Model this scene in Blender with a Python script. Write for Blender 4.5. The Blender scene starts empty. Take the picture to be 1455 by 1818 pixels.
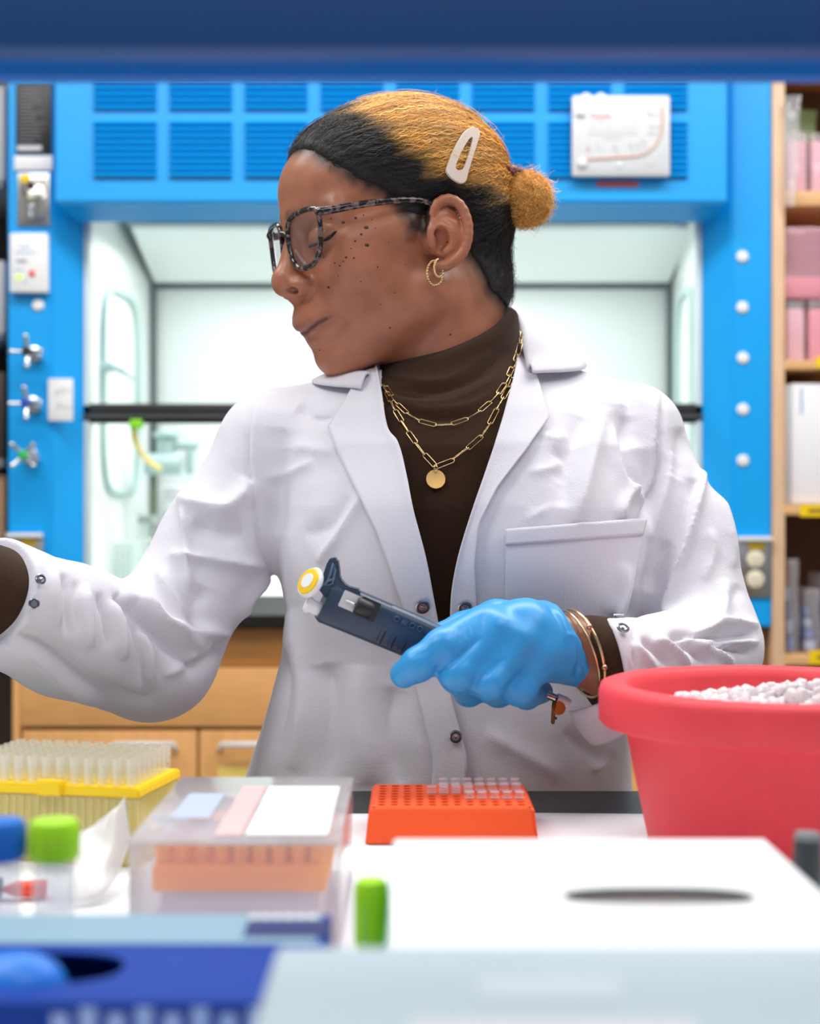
import bpy, bmesh, math, random
import numpy as np
from mathutils import Vector, Matrix
random.seed(7); np.random.seed(7)
RNG = np.random.default_rng(7)
S = bpy.context.scene
COL = S.collection

# ------------------------------------------------------------------ camera
FPX, CZ = 2500.0, 1.12          # focal length in pixels of the 1455x1818 frame, camera height
cam_d = bpy.data.cameras.new('camera'); cam = bpy.data.objects.new('camera', cam_d); COL.objects.link(cam)
cam.location = (0, 0, CZ); cam.rotation_euler = (math.pi/2, 0, 0)
cam_d.sensor_fit = 'HORIZONTAL'; cam_d.sensor_width = 24.0; cam_d.lens = FPX/1455*24.0
cam_d.clip_start = 0.02
cam_d.dof.use_dof = True; cam_d.dof.focus_distance = 1.12; cam_d.dof.aperture_fstop = 4.5
S.camera = cam

# ------------------------------------------------------------------ world, lights, exposure
w = bpy.data.worlds.new('world'); S.world = w; w.use_nodes = True
w.node_tree.nodes['Background'].inputs[0].default_value = (0.75, 0.82, 0.9, 1)
w.node_tree.nodes['Background'].inputs[1].default_value = 0.15
S.view_settings.view_transform = 'Standard'; S.view_settings.look = 'None'
S.view_settings.gamma = 1.0; S.view_settings.use_curve_mapping = False
S.view_settings.exposure = -0.72
def area(name, loc, sx, sy, power, col=(1, 1, 1), rot=(0, 0, 0)):
    l = bpy.data.lights.new(name, 'AREA'); l.shape = 'RECTANGLE'; l.size = sx; l.size_y = sy
    l.energy = power; l.color = col
    o = bpy.data.objects.new(name, l); o.location = loc; o.rotation_euler = rot; COL.objects.link(o); return o
LAMPS = [(-1.15, 0.35), (1.15, 0.35), (-1.15, 1.6), (1.15, 1.6), (0.0, 1.6), (0.0, -0.65)]
LAMP_W = [30, 18, 24, 36, 36, 19]
for (lx, ly), pw in zip(LAMPS, LAMP_W):
    area('ceiling_lamp', (lx, ly, 2.70), 1.1, 0.55, pw, (1, 0.985, 0.96))
area('hood_lamp', (-0.04, 3.0, 1.695), 1.05, 0.16, 10.5, (0.99, 1.0, 0.995))

# ------------------------------------------------------------------ helpers
def P(px, py, Y): return np.array([(px-727.5)/FPX*Y, Y, CZ-(py-909.0)/FPX*Y])
def PP(pts): return np.array([P(*p) for p in pts])
def lin(c): return tuple(((v/255)/12.92 if v/255 <= .04045 else ((v/255+.055)/1.055)**2.4) for v in c)
MATS = {}
def mat(name, rgb=(200, 200, 200), rough=.5, metal=0.0, bump=0.0, bscale=200.0, var=0.0, vscale=20.0, attr=None, spec=None,
        sheen=0.0, coat=0.0, sss=0.0, emit=0.0, stretch=None):
    if name in MATS: return MATS[name]
    m = bpy.data.materials.new(name); m.use_nodes = True; nt = m.node_tree; b = nt.nodes['Principled BSDF']
    c = lin(rgb)
    b.inputs['Base Color'].default_value = (*c, 1); b.inputs['Roughness'].default_value = rough; b.inputs['Metallic'].default_value = metal
    if spec is not None: b.inputs['Specular IOR Level'].default_value = spec
    if sheen: b.inputs['Sheen Weight'].default_value = sheen
    if coat: b.inputs['Coat Weight'].default_value = coat
    if sss:
        b.inputs['Subsurface Weight'].default_value = sss; b.inputs['Subsurface Radius'].default_value = (1, .45, .25); b.inputs['Subsurface Scale'].default_value = .006
    tc = nt.nodes.new('ShaderNodeTexCoord'); src = tc.outputs['Object']
    if stretch:
        mp = nt.nodes.new('ShaderNodeMapping'); mp.inputs['Scale'].default_value = stretch; nt.links.new(src, mp.inputs[0]); src = mp.outputs[0]
    csock = None
    if attr:
        a = nt.nodes.new('ShaderNodeAttribute'); a.attribute_name = attr; csock = a.outputs['Color']
    if var:
        n = nt.nodes.new('ShaderNodeTexNoise'); n.inputs['Scale'].default_value = vscale; n.inputs['Detail'].default_value = 5
        nt.links.new(src, n.inputs['Vector'])
        r = nt.nodes.new('ShaderNodeMapRange'); r.inputs[1].default_value = .3; r.inputs[2].default_value = .7; r.inputs[3].default_value = 1-var; r.inputs[4].default_value = 1+var
        nt.links.new(n.outputs[0], r.inputs[0])
        mx = nt.nodes.new('ShaderNodeMix'); mx.data_type = 'RGBA'; mx.blend_type = 'MULTIPLY'; mx.inputs[0].default_value = 1
        if csock: nt.links.new(csock, mx.inputs[6])
        else: mx.inputs[6].default_value = (*c, 1)
        nt.links.new(r.outputs[0], mx.inputs[7]); csock = mx.outputs[2]
    if csock: nt.links.new(csock, b.inputs['Base Color'])
    if bump:
        n = nt.nodes.new('ShaderNodeTexNoise'); n.inputs['Scale'].default_value = bscale; n.inputs['Detail'].default_value = 4
        nt.links.new(src, n.inputs['Vector'])
        bn = nt.nodes.new('ShaderNodeBump'); bn.inputs['Strength'].default_value = bump; bn.inputs['Distance'].default_value = .001
        nt.links.new(n.outputs[0], bn.inputs['Height']); nt.links.new(bn.outputs[0], b.inputs['Normal'])
    if emit:
        b.inputs['Emission Color'].default_value = (*c, 1); b.inputs['Emission Strength'].default_value = emit
    MATS[name] = m; return m
def clear(name, rgb=(240, 245, 250), haze=.12, rough=.12, tint=(1, 1, 1)):
    """clear plastic or glass: see-through with a surface reflection and a little milkiness"""
    if name in MATS: return MATS[name]
    m = bpy.data.materials.new(name); m.use_nodes = True; nt = m.node_tree; b = nt.nodes['Principled BSDF']
    b.inputs['Base Color'].default_value = (*lin(rgb), 1); b.inputs['Roughness'].default_value = rough
    t = nt.nodes.new('ShaderNodeBsdfTransparent'); t.inputs[0].default_value = (*tint, 1)
    g = nt.nodes.new('ShaderNodeBsdfGlossy'); g.inputs['Roughness'].default_value = rough
    lw_ = nt.nodes.new('ShaderNodeLayerWeight'); pw5 = nt.nodes.new('ShaderNodeMath'); pw5.operation = 'POWER'; pw5.inputs[1].default_value = 5; nt.links.new(lw_.outputs['Facing'], pw5.inputs[0])
    fr = nt.nodes.new('ShaderNodeMath'); fr.operation = 'MULTIPLY_ADD'; fr.inputs[1].default_value = .9; fr.inputs[2].default_value = .04; nt.links.new(pw5.outputs[0], fr.inputs[0])
    lw_.inputs[0].default_value = .5
    m1 = nt.nodes.new('ShaderNodeMixShader'); nt.links.new(fr.outputs[0], m1.inputs[0]); nt.links.new(t.outputs[0], m1.inputs[1]); nt.links.new(g.outputs[0], m1.inputs[2])
    m2 = nt.nodes.new('ShaderNodeMixShader'); m2.inputs[0].default_value = haze; nt.links.new(m1.outputs[0], m2.inputs[1]); nt.links.new(b.outputs[0], m2.inputs[2])
    nt.links.new(m2.outputs[0], nt.nodes['Material Output'].inputs[0])
    MATS[name] = m; return m
def wood(name, rgb, axis='X'):
    if name in MATS: return MATS[name]
    m = mat(name, rgb, .42, var=.10, vscale=14, stretch=(1, 6, 14) if axis == 'X' else (14, 6, 1), bump=.05, bscale=40)
    return m

def base_of(p): return Matrix.Translation(-Vector(p.location)) if (p is not None and p.type == 'EMPTY') else Matrix()
def setp(o, parent):
    if parent is not None:
        o.parent = parent; o.matrix_parent_inverse = base_of(parent)
def link(name, me, m=None, parent=None, local=False):
    o = bpy.data.objects.new(name, me); COL.objects.link(o)
    if m is not None and not me.materials: me.materials.append(m)
    if parent is not None:
        o.parent = parent
        if not local: o.matrix_parent_inverse = base_of(parent)
    return o
def thing(name, label, cat, loc=(0, 0, 0), group=None):
    o = bpy.data.objects.new(name, None); o.location = loc; o.empty_display_size = .02; COL.objects.link(o)
    o['label'] = label; o['category'] = cat
    if group: o['group'] = group
    return o
def tag(o, label, cat, group=None):
    o['label'] = label; o['category'] = cat
    if group: o['group'] = group
    return o
def struct(o): o['kind'] = 'structure'; return o
def copy_tree(o, loc, label=None, name=None):
    c = o.copy(); COL.objects.link(c); c.location = loc
    if label: c['label'] = label
    for ch in o.children:
        d = ch.copy(); COL.objects.link(d); d.parent = c
        for g in ch.children:
            e = g.copy(); COL.objects.link(e); e.parent = d
    return c

def mesh_np(name, V, Q, smooth=True, cols=None):
    V = np.asarray(V, np.float32); Q = np.asarray(Q, np.int32); k = Q.shape[1]
    me = bpy.data.meshes.new(name); me.vertices.add(len(V)); me.vertices.foreach_set('co', V.ravel())
    me.loops.add(Q.size); me.loops.foreach_set('vertex_index', Q.ravel())
    me.polygons.add(len(Q)); me.polygons.foreach_set('loop_start', np.arange(0, Q.size, k, dtype=np.int32))
    me.polygons.foreach_set('use_smooth', np.full(len(Q), smooth))
    me.update(calc_edges=True); me.validate()
    if cols is not None:
        a = me.color_attributes.new('Col', 'FLOAT_COLOR', 'POINT')
        c4 = np.ones((len(V), 4), np.float32); c4[:, :3] = cols; a.data.foreach_set('color', c4.ravel())
    return me
def bm_mesh(name, bm, smooth=False, ang=None):
    me = bpy.data.meshes.new(name); bm.to_mesh(me); bm.free()
    if smooth:
        me.polygons.foreach_set('use_smooth', np.full(len(me.polygons), True))
        if ang: me.set_sharp_from_angle(angle=math.radians(ang))
    return me
def bm_box(bm, x0, x1, y0, y1, z0, z1, bev=0.0, seg=2):
    vs = [bm.verts.new((x, y, z)) for x in (x0, x1) for y in (y0, y1) for z in (z0, z1)]
    fs = [(0, 1, 3, 2), (4, 6, 7, 5), (0, 4, 5, 1), (2, 3, 7, 6), (0, 2, 6, 4), (1, 5, 7, 3)]
    faces = [bm.faces.new([vs[i] for i in f]) for f in fs]
    if bev:
        es = list({e for f in faces for e in f.edges})
        bmesh.ops.bevel(bm, geom=es, offset=bev, segments=seg, affect='EDGES', profile=.5)
def box(name, x0, x1, y0, y1, z0, z1, m, parent=None, bev=.002, seg=2):
    bm = bmesh.new(); bm_box(bm, min(x0, x1), max(x0, x1), min(y0, y1), max(y0, y1), min(z0, z1), max(z0, z1), bev, seg)
    return link(name, bm_mesh(name, bm, bev > 0, 40), m, parent)
def boxes(name, L, m, parent=None, bev=.001):
    bm = bmesh.new()
    for b in L: bm_box(bm, *b, bev)
    return link(name, bm_mesh(name, bm, bev > 0, 40), m, parent)
def prism(name, poly, axis, a0, a1, m, parent=None, bev=0.0):
    """polygon of 2-D points extruded along an axis (poly on the two other axes in order)"""
    bm = bmesh.new()
    def mk(p, a): return {'X': (a, p[0], p[1]), 'Y': (p[0], a, p[1]), 'Z': (p[0], p[1], a)}[axis]
    A = [bm.verts.new(mk(p, a0)) for p in poly]; B = [bm.verts.new(mk(p, a1)) for p in poly]
    n = len(poly); bm.faces.new(A); bm.faces.new(B[::-1])
    for i in range(n): bm.faces.new((A[i], B[i], B[(i+1) % n], A[(i+1) % n]))
    bmesh.ops.recalc_face_normals(bm, faces=bm.faces)
    if bev: bmesh.ops.bevel(bm, geom=list(bm.edges), offset=bev, segments=2, affect='EDGES')
    return link(name, bm_mesh(name, bm, bev > 0, 40), m, parent)
def frame_of(d):
    d = np.asarray(d, float); d = d/np.linalg.norm(d); u = np.array([0, 0, 1.]) if abs(d[2]) < .9 else np.array([1., 0, 0])
    a = np.cross(u, d); a /= np.linalg.norm(a); return a, np.cross(d, a), d
def bm_lathe(bm, prof, origin=(0, 0, 0), axis=(0, 0, 1), seg=24, cap=True, ell=(1, 1)):
    """prof: list of (radius, height along axis)"""
    a, b, d = frame_of(axis); o = np.asarray(origin, float); rings = []
    for r, h in prof:
        rings.append([bm.verts.new(tuple(o+d*h+a*r*ell[0]*math.cos(t)+b*r*ell[1]*math.sin(t))) for t in np.linspace(0, 2*math.pi, seg, endpoint=False)])
    for A, B in zip(rings, rings[1:]):
        for i in range(seg): bm.faces.new((A[i], A[(i+1) % seg], B[(i+1) % seg], B[i]))
    if cap: bm.faces.new(rings[0][::-1]); bm.faces.new(rings[-1])
def lathe(name, prof, origin, axis, m, parent=None, seg=24, cap=True, smooth=True, local=False, ang=35):
    bm = bmesh.new(); bm_lathe(bm, prof, origin, axis, seg, cap)
    return link(name, bm_mesh(name, bm, smooth, ang), m, parent, local)
def tube_vq(path, r, seg=8, closed=False, off=0):
    path = np.asarray(path, float); n = len(path); r = np.broadcast_to(np.asarray(r, float), (n,))
    t = (np.roll(path, -1, 0)-np.roll(path, 1, 0)) if closed else np.gradient(path, axis=0)
    t /= np.linalg.norm(t, axis=1)[:, None]+1e-12
    V = []; a, b, _ = frame_of(t[0])
    for i in range(n):
        a = a-t[i]*np.dot(a, t[i]); a /= np.linalg.norm(a)+1e-12; b = np.cross(t[i], a)
        ph = np.arange(seg)*2*math.pi/seg
        V.append(path[i]+r[i]*(np.cos(ph)[:, None]*a+np.sin(ph)[:, None]*b))
    Q = []
    for i in range(n if closed else n-1):
        j = (i+1) % n
        for k in range(seg): Q.append((i*seg+k+off, i*seg+(k+1) % seg+off, j*seg+(k+1) % seg+off, j*seg+k+off))
    return np.concatenate(V), np.array(Q)
def tubes_mesh(name, paths, r, seg=8, closed=False, caps=True):
    Vs, Qs, o = [], [], 0
    for i, p in enumerate(paths):
        p = np.asarray(p, float); rr = r[i] if isinstance(r, list) else r
        if caps and not closed:   # rounded ends: shrink rings
            rr = np.broadcast_to(np.asarray(rr, float), (len(p),)).copy()
            d0 = p[0]-p[1]; d0 /= np.linalg.norm(d0)+1e-12; d1 = p[-1]-p[-2]; d1 /= np.linalg.norm(d1)+1e-12
            p = np.concatenate([[p[0]+d0*rr[0]*.95], [p[0]+d0*rr[0]*.6], p, [p[-1]+d1*rr[-1]*.6], [p[-1]+d1*rr[-1]*.95]])
            rr = np.concatenate([[rr[0]*.25, rr[0]*.8], rr, [rr[-1]*.8, rr[-1]*.25]])
        V, Q = tube_vq(p, rr, seg, closed, o); Vs.append(V); Qs.append(Q); o += len(V)
    return mesh_np(name, np.concatenate(Vs), np.concatenate(Qs))
def tube(name, path, r, m, parent=None, seg=10, closed=False):
    return link(name, tubes_mesh(name, [path], [r], seg, closed), m, parent)
def smooth_path(pts, n=40, closed=False):
    pts = np.asarray(pts, float); k = len(pts); out = []
    for s in np.linspace(0, k if closed else k-1, n, endpoint=not closed):
        i = int(min(s, k-1 if closed else k-2)); t = s-i
        g = (lambda j: pts[j % k]) if closed else (lambda j: pts[min(max(j, 0), k-1)])
        p0, p1, p2, p3 = g(i-1), g(i), g(i+1), g(i+2)
        out.append(.5*((2*p1)+(-p0+p2)*t+(2*p0-5*p1+4*p2-p3)*t*t+(-p0+3*p1-3*p2+p3)*t**3))
    return np.array(out)
def text(name, body, size, loc, rot, m, parent=None, ext=.0003):
    c = bpy.data.curves.new(name, 'FONT'); c.body = body; c.size = size; c.extrude = ext; c.align_x = 'CENTER'; c.align_y = 'CENTER'
    o = bpy.data.objects.new('t', c); COL.objects.link(o); dg = bpy.context.evaluated_depsgraph_get()
    me = bpy.data.meshes.new_from_object(o.evaluated_get(dg)); bpy.data.objects.remove(o)
    M = Matrix.Translation(Vector(loc)) @ rot.to_4x4(); me.transform(M); me.materials.clear()
    return link(name, me, m, parent)
FACE_CAM = Matrix.Rotation(math.pi/2, 3, 'X')

# ------------------------------------------------------------------ signed distance modelling
def smin(a, b, k):
    h = np.clip(.5+.5*(b-a)/k, 0, 1); return b+(a-b)*h-k*h*(1-h)
def smax(a, b, k): return -smin(-a, -b, k)
def sph(X, c, r): return np.linalg.norm(X-np.asarray(c, float), axis=1)-r
def ell(X, c, r):
    q = (X-np.asarray(c, float)); r = np.asarray(r, float)
    k0 = np.linalg.norm(q/r, axis=1); k1 = np.linalg.norm(q/(r*r), axis=1)+1e-12; return k0*(k0-1)/k1
def cone(X, a, b, ra, rb):
    a = np.asarray(a, float); b = np.asarray(b, float); ab = b-a
    t = np.clip((X-a)@ab/(ab@ab), 0, 1); return np.linalg.norm(X-a-t[:, None]*ab, axis=1)-(ra+(rb-ra)*t)
def chain(X, pts, rs, k):
    d = None
    for i in range(len(pts)-1):
        c = cone(X, pts[i], pts[i+1], rs[i], rs[i+1]); d = c if d is None else smin(d, c, k)
    return d
def poly_sd(x, y, poly):
    poly = np.asarray(poly, float); d = np.full(x.shape, 1e18); s = np.ones(x.shape); n = len(poly)
    for i in range(n):
        a = poly[i]; b = poly[i-1]; e = b-a; wx = x-a[0]; wy = y-a[1]
        t = np.clip((wx*e[0]+wy*e[1])/(e@e), 0, 1); d = np.minimum(d, (wx-e[0]*t)**2+(wy-e[1]*t)**2)
        c1 = y >= a[1]; c2 = y < b[1]; c3 = e[0]*wy > e[1]*wx
        s = np.where((c1 & c2 & c3) | (~c1 & ~c2 & ~c3), -s, s)
    return s*np.sqrt(d)
def ev(f, X, ch=400000):
    return np.concatenate([f(X[i:i+ch]) for i in range(0, len(X), ch)]) if len(X) else np.zeros(0)
def grad(f, X, e):
    g = np.stack([ev(f, X+np.eye(3)[i]*e)-ev(f, X-np.eye(3)[i]*e) for i in range(3)], 1)/(2*e); return g
def mesh_sdf(f, lo, hi, h, B=8, it=2):
    lo = np.asarray(lo, float); nb = np.ceil((np.asarray(hi, float)-lo)/(h*B)).astype(int); n = nb*B
    bi = np.stack(np.meshgrid(*[np.arange(k) for k in nb], indexing='ij'), -1).reshape(-1, 3)
    bc = lo+(bi*B+(B-1)/2)*h; dc = ev(f, bc); act = np.abs(dc) < B*h*.87*1.25+h
    vals = np.repeat(np.repeat(np.repeat(np.where(dc < 0, -1., 1.).reshape(nb), B, 0), B, 1), B, 2).astype(np.float32)
    lp = np.stack(np.meshgrid(*[np.arange(B)]*3, indexing='ij'), -1).reshape(-1, 3)
    ba = bi[act]; idx = (ba[:, None, :]*B+lp[None]).reshape(-1, 3)
    vals[idx[:, 0], idx[:, 1], idx[:, 2]] = ev(f, lo+idx*h)
    ins = vals < 0; c = np.zeros(tuple(n-1), np.int8)
    for dx in (0, 1):
        for dy in (0, 1):
            for dz in (0, 1): c += ins[dx:n[0]-1+dx, dy:n[1]-1+dy, dz:n[2]-1+dz]
    cells = np.argwhere((c > 0) & (c < 8)); cid = np.full(tuple(n-1), -1, np.int32); cid[cells[:, 0], cells[:, 1], cells[:, 2]] = np.arange(len(cells))
    acc = np.zeros((len(cells), 3)); cnt = np.zeros(len(cells))
    cor = [(a, b, d) for a in (0, 1) for b in (0, 1) for d in (0, 1)]
    for A in cor:
        for ax in range(3):
            if A[ax]: continue
            Bc = list(A); Bc[ax] = 1
            va = vals[tuple((cells+A).T)]; vb = vals[tuple((cells+Bc).T)]; mk = (va < 0) != (vb < 0)
            t = np.where(mk, va/(va-vb+1e-20), 0); p = np.tile(np.array(A, float), (len(cells), 1)); p[:, ax] += t
            acc[mk] += p[mk]; cnt[mk] += 1
    V = lo+(cells+acc/cnt[:, None])*h
    for _ in range(it):
        d = ev(f, V); g = grad(f, V, h*.25); st = -(d/np.maximum((g*g).sum(1), .05))[:, None]*g
        l = np.linalg.norm(st, axis=1)[:, None]; V = V+st*np.minimum(1, .8*h/(l+1e-12))
    Q = []
    for ax in range(3):
        b, cc = (ax+1) % 3, (ax+2) % 3
        sl0 = [slice(None)]*3; sl1 = [slice(None)]*3; sl0[ax] = slice(0, -1); sl1[ax] = slice(1, None)
        cr = np.argwhere(ins[tuple(sl0)] != ins[tuple(sl1)]); cr = cr[(cr[:, b] > 0) & (cr[:, cc] > 0) & (cr[:, b] < n[b]-1) & (cr[:, cc] < n[cc]-1)]
        fl = ins[tuple(cr.T)]; eb = np.zeros(3, int); eb[b] = 1; ec = np.zeros(3, int); ec[cc] = 1
        q = np.stack([cid[tuple((cr-eb-ec).T)], cid[tuple((cr-ec).T)], cid[tuple(cr.T)], cid[tuple((cr-eb).T)]], 1)
        q[~fl] = q[~fl][:, ::-1]; Q.append(q)
    Q = np.concatenate(Q); Q = Q[(Q >= 0).all(1)]
    return V, Q
def normals(f, V, e=.0008):
    g = grad(f, V, e); return g/(np.linalg.norm(g, axis=1)[:, None]+1e-12)
def to_px(V):
    return 727.5+V[:, 0]/V[:, 1]*FPX, 909-(V[:, 2]-CZ)/V[:, 1]*FPX
CAM = np.array([0, 0, CZ])
def march(f, px, py, y0=.85, y1=1.6, it=60):
    """where rays through picture points meet a surface"""
    px = np.asarray(px, float).ravel(); py = np.asarray(py, float).ravel()
    D = np.stack([(px-727.5)/FPX, np.ones_like(px), -(py-909)/FPX], 1); L = np.linalg.norm(D, axis=1)
    t = np.full(len(px), y0); bt = t.copy(); bd = np.full(len(px), 9.)
    for _ in range(it):
        d = ev(f, CAM+D*t[:, None]); b = d < bd; bd = np.where(b, d, bd); bt = np.where(b, t, bt)
        t = np.minimum(t+np.maximum(d, -.01)/L*.8, y1)
    return CAM+D*bt[:, None]
def creases(V, N, L, floor=-.0065):
    """folds in cloth: (polyline in picture points, height in mm, width in px)"""
    x, y = to_px(V); view = -(V-CAM); view /= np.linalg.norm(view, axis=1)[:, None]
    fac = np.clip((N*view).sum(1)*4, 0, 1); disp = np.zeros(len(V))
    for pts, amp, wd in L:
        pts = np.asarray(smooth_path(np.array(pts, float), max(4, 4*len(pts)))); lo = pts.min(0)-3*wd; hi = pts.max(0)+3*wd
        k = np.where((x > lo[0]) & (x < hi[0]) & (y > lo[1]) & (y < hi[1]) & (fac > 0))[0]
        if not len(k): continue
        xx, yy = x[k], y[k]; best = np.full(len(k), 1e9); bs = np.zeros(len(k)); n = len(pts)-1
        for i in range(n):
            a = pts[i]; e = pts[i+1]-a; t = np.clip(((xx-a[0])*e[0]+(yy-a[1])*e[1])/(e@e+1e-9), 0, 1)
            d = np.hypot(xx-a[0]-e[0]*t, yy-a[1]-e[1]*t); b = d < best; best = np.where(b, d, best); bs = np.where(b, (i+t)/n, bs)
        taper = np.clip(np.minimum(bs, 1-bs)*4, 0, 1)**.7*.9+.1
        disp[k] += amp*.001*np.exp(-np.sqrt((best/wd)**2+.02)**1.35)*taper*fac[k]
    return V+N*np.clip(disp, floor, .02)[:, None]
def noise3(X, s, seed=0):
    """smooth pseudo noise from summed sines"""
    r = np.random.default_rng(seed); out = np.zeros(len(X))
    for i in range(7):
        d = r.normal(size=3); d *= s*(.6+.9*r.random())/np.linalg.norm(d); out += np.sin(X@d+r.random()*6.3)
    return out/7
def resample(p, n):
    p = np.asarray(p, float); t = np.linspace(0, len(p)-1, n); return np.stack([np.interp(t, np.arange(len(p)), p[:, k]) for k in range(2)], 1)
def patch(A, B, n, m, f, off, crs=(), edge=None, lift=0.0, ymin=.85, sharp=False):
    """cloth piece between two picture-space edges, laid on surface f; off = clearance, lift = extra at edge B"""
    a = smooth_path(np.array(A, float), n); b = resample(B, n) if sharp else smooth_path(np.array(B, float), n); s = np.linspace(0, 1, m)
    G = a[:, None, :]*(1-s)[None, :, None]+b[:, None, :]*s[None, :, None]; G = G.reshape(-1, 2)
    X = march(f, G[:, 0], G[:, 1], ymin); N = normals(f, X, .002)
    if len(crs): X = creases(X, N, crs)
    o = np.full((n, m), off)+lift*(s**2)[None, :]
    if edge: o = o+edge*np.exp(-((s-0)/.12)**2)[None, :]
    vd = CAM-X; vd /= np.linalg.norm(vd, axis=1)[:, None]
    X = X+(.6*N+.4*vd)*o.reshape(-1, 1)
    return X, grid_q(n, m)
def grid_q(n, m):
    i, j = np.meshgrid(np.arange(n-1), np.arange(m-1), indexing='ij'); i = i.ravel(); j = j.ravel()
    return np.stack([i*m+j, i*m+j+1, (i+1)*m+j+1, (i+1)*m+j], 1)
def cloth(name, V, Q, m, parent, th=.0014):
    o = link(name, mesh_np(name, V, Q), m, parent)
    md = o.modifiers.new('thickness', 'SOLIDIFY'); md.thickness = th; md.offset = 0; return o

# ================================================================== room shell
M_WALL = mat('wall_paint', (176, 178, 178), .8, bump=.05, bscale=120)
M_FLOOR = mat('floor_vinyl', (150, 148, 142), .45, var=.06, vscale=30)
M_CEIL = mat('ceiling_tile', (232, 232, 228), .9, bump=.15, bscale=300)
struct(box('floor', -2.3, 2.3, -1.3, 3.75, -.05, 0, M_FLOOR, bev=0))
struct(box('ceiling', -2.3, 2.3, -1.3, 3.75, 2.75, 2.8, M_CEIL, bev=0))
struct(box('wall_back', -2.3, 2.3, 3.7, 3.75, 0, 2.75, M_WALL, bev=0))
struct(box('wall_left', -2.35, -2.3, -1.3, 3.75, 0, 2.75, M_WALL, bev=0))
struct(box('wall_right', 2.3, 2.35, -1.3, 3.75, 0, 2.75, M_WALL, bev=0))
struct(box('wall_front', -2.3, 2.3, -1.35, -1.3, 0, 2.75, M_WALL, bev=0))

# ================================================================== fume hood
M_BLUE = mat('hood_blue_paint', (0, 162, 240), .38, bump=.02, bscale=300)
M_BLUE2 = mat('louvre_blue_paint', (0, 160, 234), .38)
M_LINER = mat('hood_liner', (238, 244, 242), .35)
M_BLACK = mat('black_resin', (26, 27, 29), .4)
M_DGREY = mat('dark_seam', (70, 88, 88), .6)
M_WHITE = mat('white_plastic', (238, 238, 240), .35)
M_CHROME = mat('chrome', (215, 218, 222), .18, metal=1)
M_STEEL = mat('brushed_steel', (190, 190, 188), .32, metal=1)
M_IVORY = mat('ivory_plastic', (240, 232, 205), .35)
M_YEL = mat('yellow_label', (250, 208, 0), .5)
M_RED = mat('red_print', (214, 48, 58), .5)
M_INK = mat('black_ink', (38, 38, 42), .6)
M_GINK = mat('grey_ink', (150, 154, 160), .6)
HY = 2.71                                     # front plane of the hood
def H(px, py, Y=HY): return P(px, py, Y)
def hx(px, Y=HY): return P(px, 0, Y)[0]
def hz(py, Y=HY): return P(0, py, Y)[2]
hood = thing('fume_hood', 'blue fume hood with lit white interior and black sash bar behind the person', 'fume hood', (hx(690), HY+.4, 0.0))
zt, zs = 2.15, .955
XL, XR, OL, OR = hx(14), hx(1369), hx(137), hx(1256)
# posts: flat front and a chamfer turning in to the opening
zb = .8985
prism('post', [(XL, HY), (hx(92), HY), (OL, HY+.05), (OL, HY+.1), (XL, HY+.1)], 'Z', zb, zt, M_BLUE, hood, .003)
prism('post', [(XR, HY), (XR, HY+.1), (OR, HY+.1), (OR, HY+.05), (hx(1300), HY)], 'Z', zb, zt, M_BLUE, hood, .003)
box('side_panel', XL, XL+.02, HY+.1, 3.5, .90, zt, M_BLUE, hood); box('side_panel', XR-.02, XR, HY+.1, 3.5, .90, zt, M_BLUE, hood)
box('back_panel', XL, XR, 3.48, 3.5, .9, zt, M_BLUE, hood)
# header: box standing proud, lower edge sloping back
hl, hr = hx(97, HY-.06), hx(1291, HY-.06); z1, z2 = hz(360, HY-.06), hz(392)
bm = bmesh.new()
v = [bm.verts.new(p) for p in [(hl, HY-.06, z1), (hr, HY-.06, z1), (hr, HY-.06, zt), (hl, HY-.06, zt),
     (OL-.002, HY+.02, z2), (OR+.002, HY+.02, z2), (hr, HY+.02, zt), (hl, HY+.02, zt), (hl, HY+.02, z1), (hr, HY+.02, z1)]]
for f in [(0, 1, 2, 3), (0, 4, 5, 1), (3, 2, 6, 7), (0, 3, 7, 8), (0, 8, 4), (1, 9, 6, 2), (1, 5, 9), (4, 8, 7, 6, 9, 5)]: bm.faces.new([v[i] for i in f])
bmesh.ops.recalc_face_normals(bm, faces=bm.faces); bmesh.ops.bevel(bm, geom=[e for e in bm.edges], offset=.004, segments=2, affect='EDGES')
link('header', bm_mesh('header', bm, True, 30), M_BLUE, hood)
# louvres: each one a pressed slat with a raised rounded lip
yl = HY-.06; lw = .117
bm = bmesh.new(); prof = [(0, 0), (-.008, .0010), (-.011, .0035), (-.006, .0085), (0, .0112)]
A = [bm.verts.new((-lw/2, y, z)) for y, z in prof]; B = [bm.verts.new((lw/2, y, z)) for y, z in prof]
for i in range(4): bm.faces.new((A[i], B[i], B[i+1], A[i+1]))
bm.faces.new(A); bm.faces.new(B[::-1]); bm.faces.new((A[4], B[4], B[0], A[0]))
bmesh.ops.recalc_face_normals(bm, faces=bm.faces); lme = bm_mesh('louvre', bm); lme.materials.append(M_BLUE2)
for c0, c1 in [(168, 277), (301, 412), (435, 545), (569, 680), (703, 815), (837, 949), (972, 1084), (1108, 1219)]:
    xc = hx((c0+c1)/2, yl)
    for y0, n in ((196, 9), (316, 9)):
        for k in range(n):
            o = bpy.data.objects.new('louvre', lme); COL.objects.link(o); setp(o, hood)
            o.location = (xc, yl+.0005, P(0, y0, yl)[2]+k*.0122)
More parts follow.
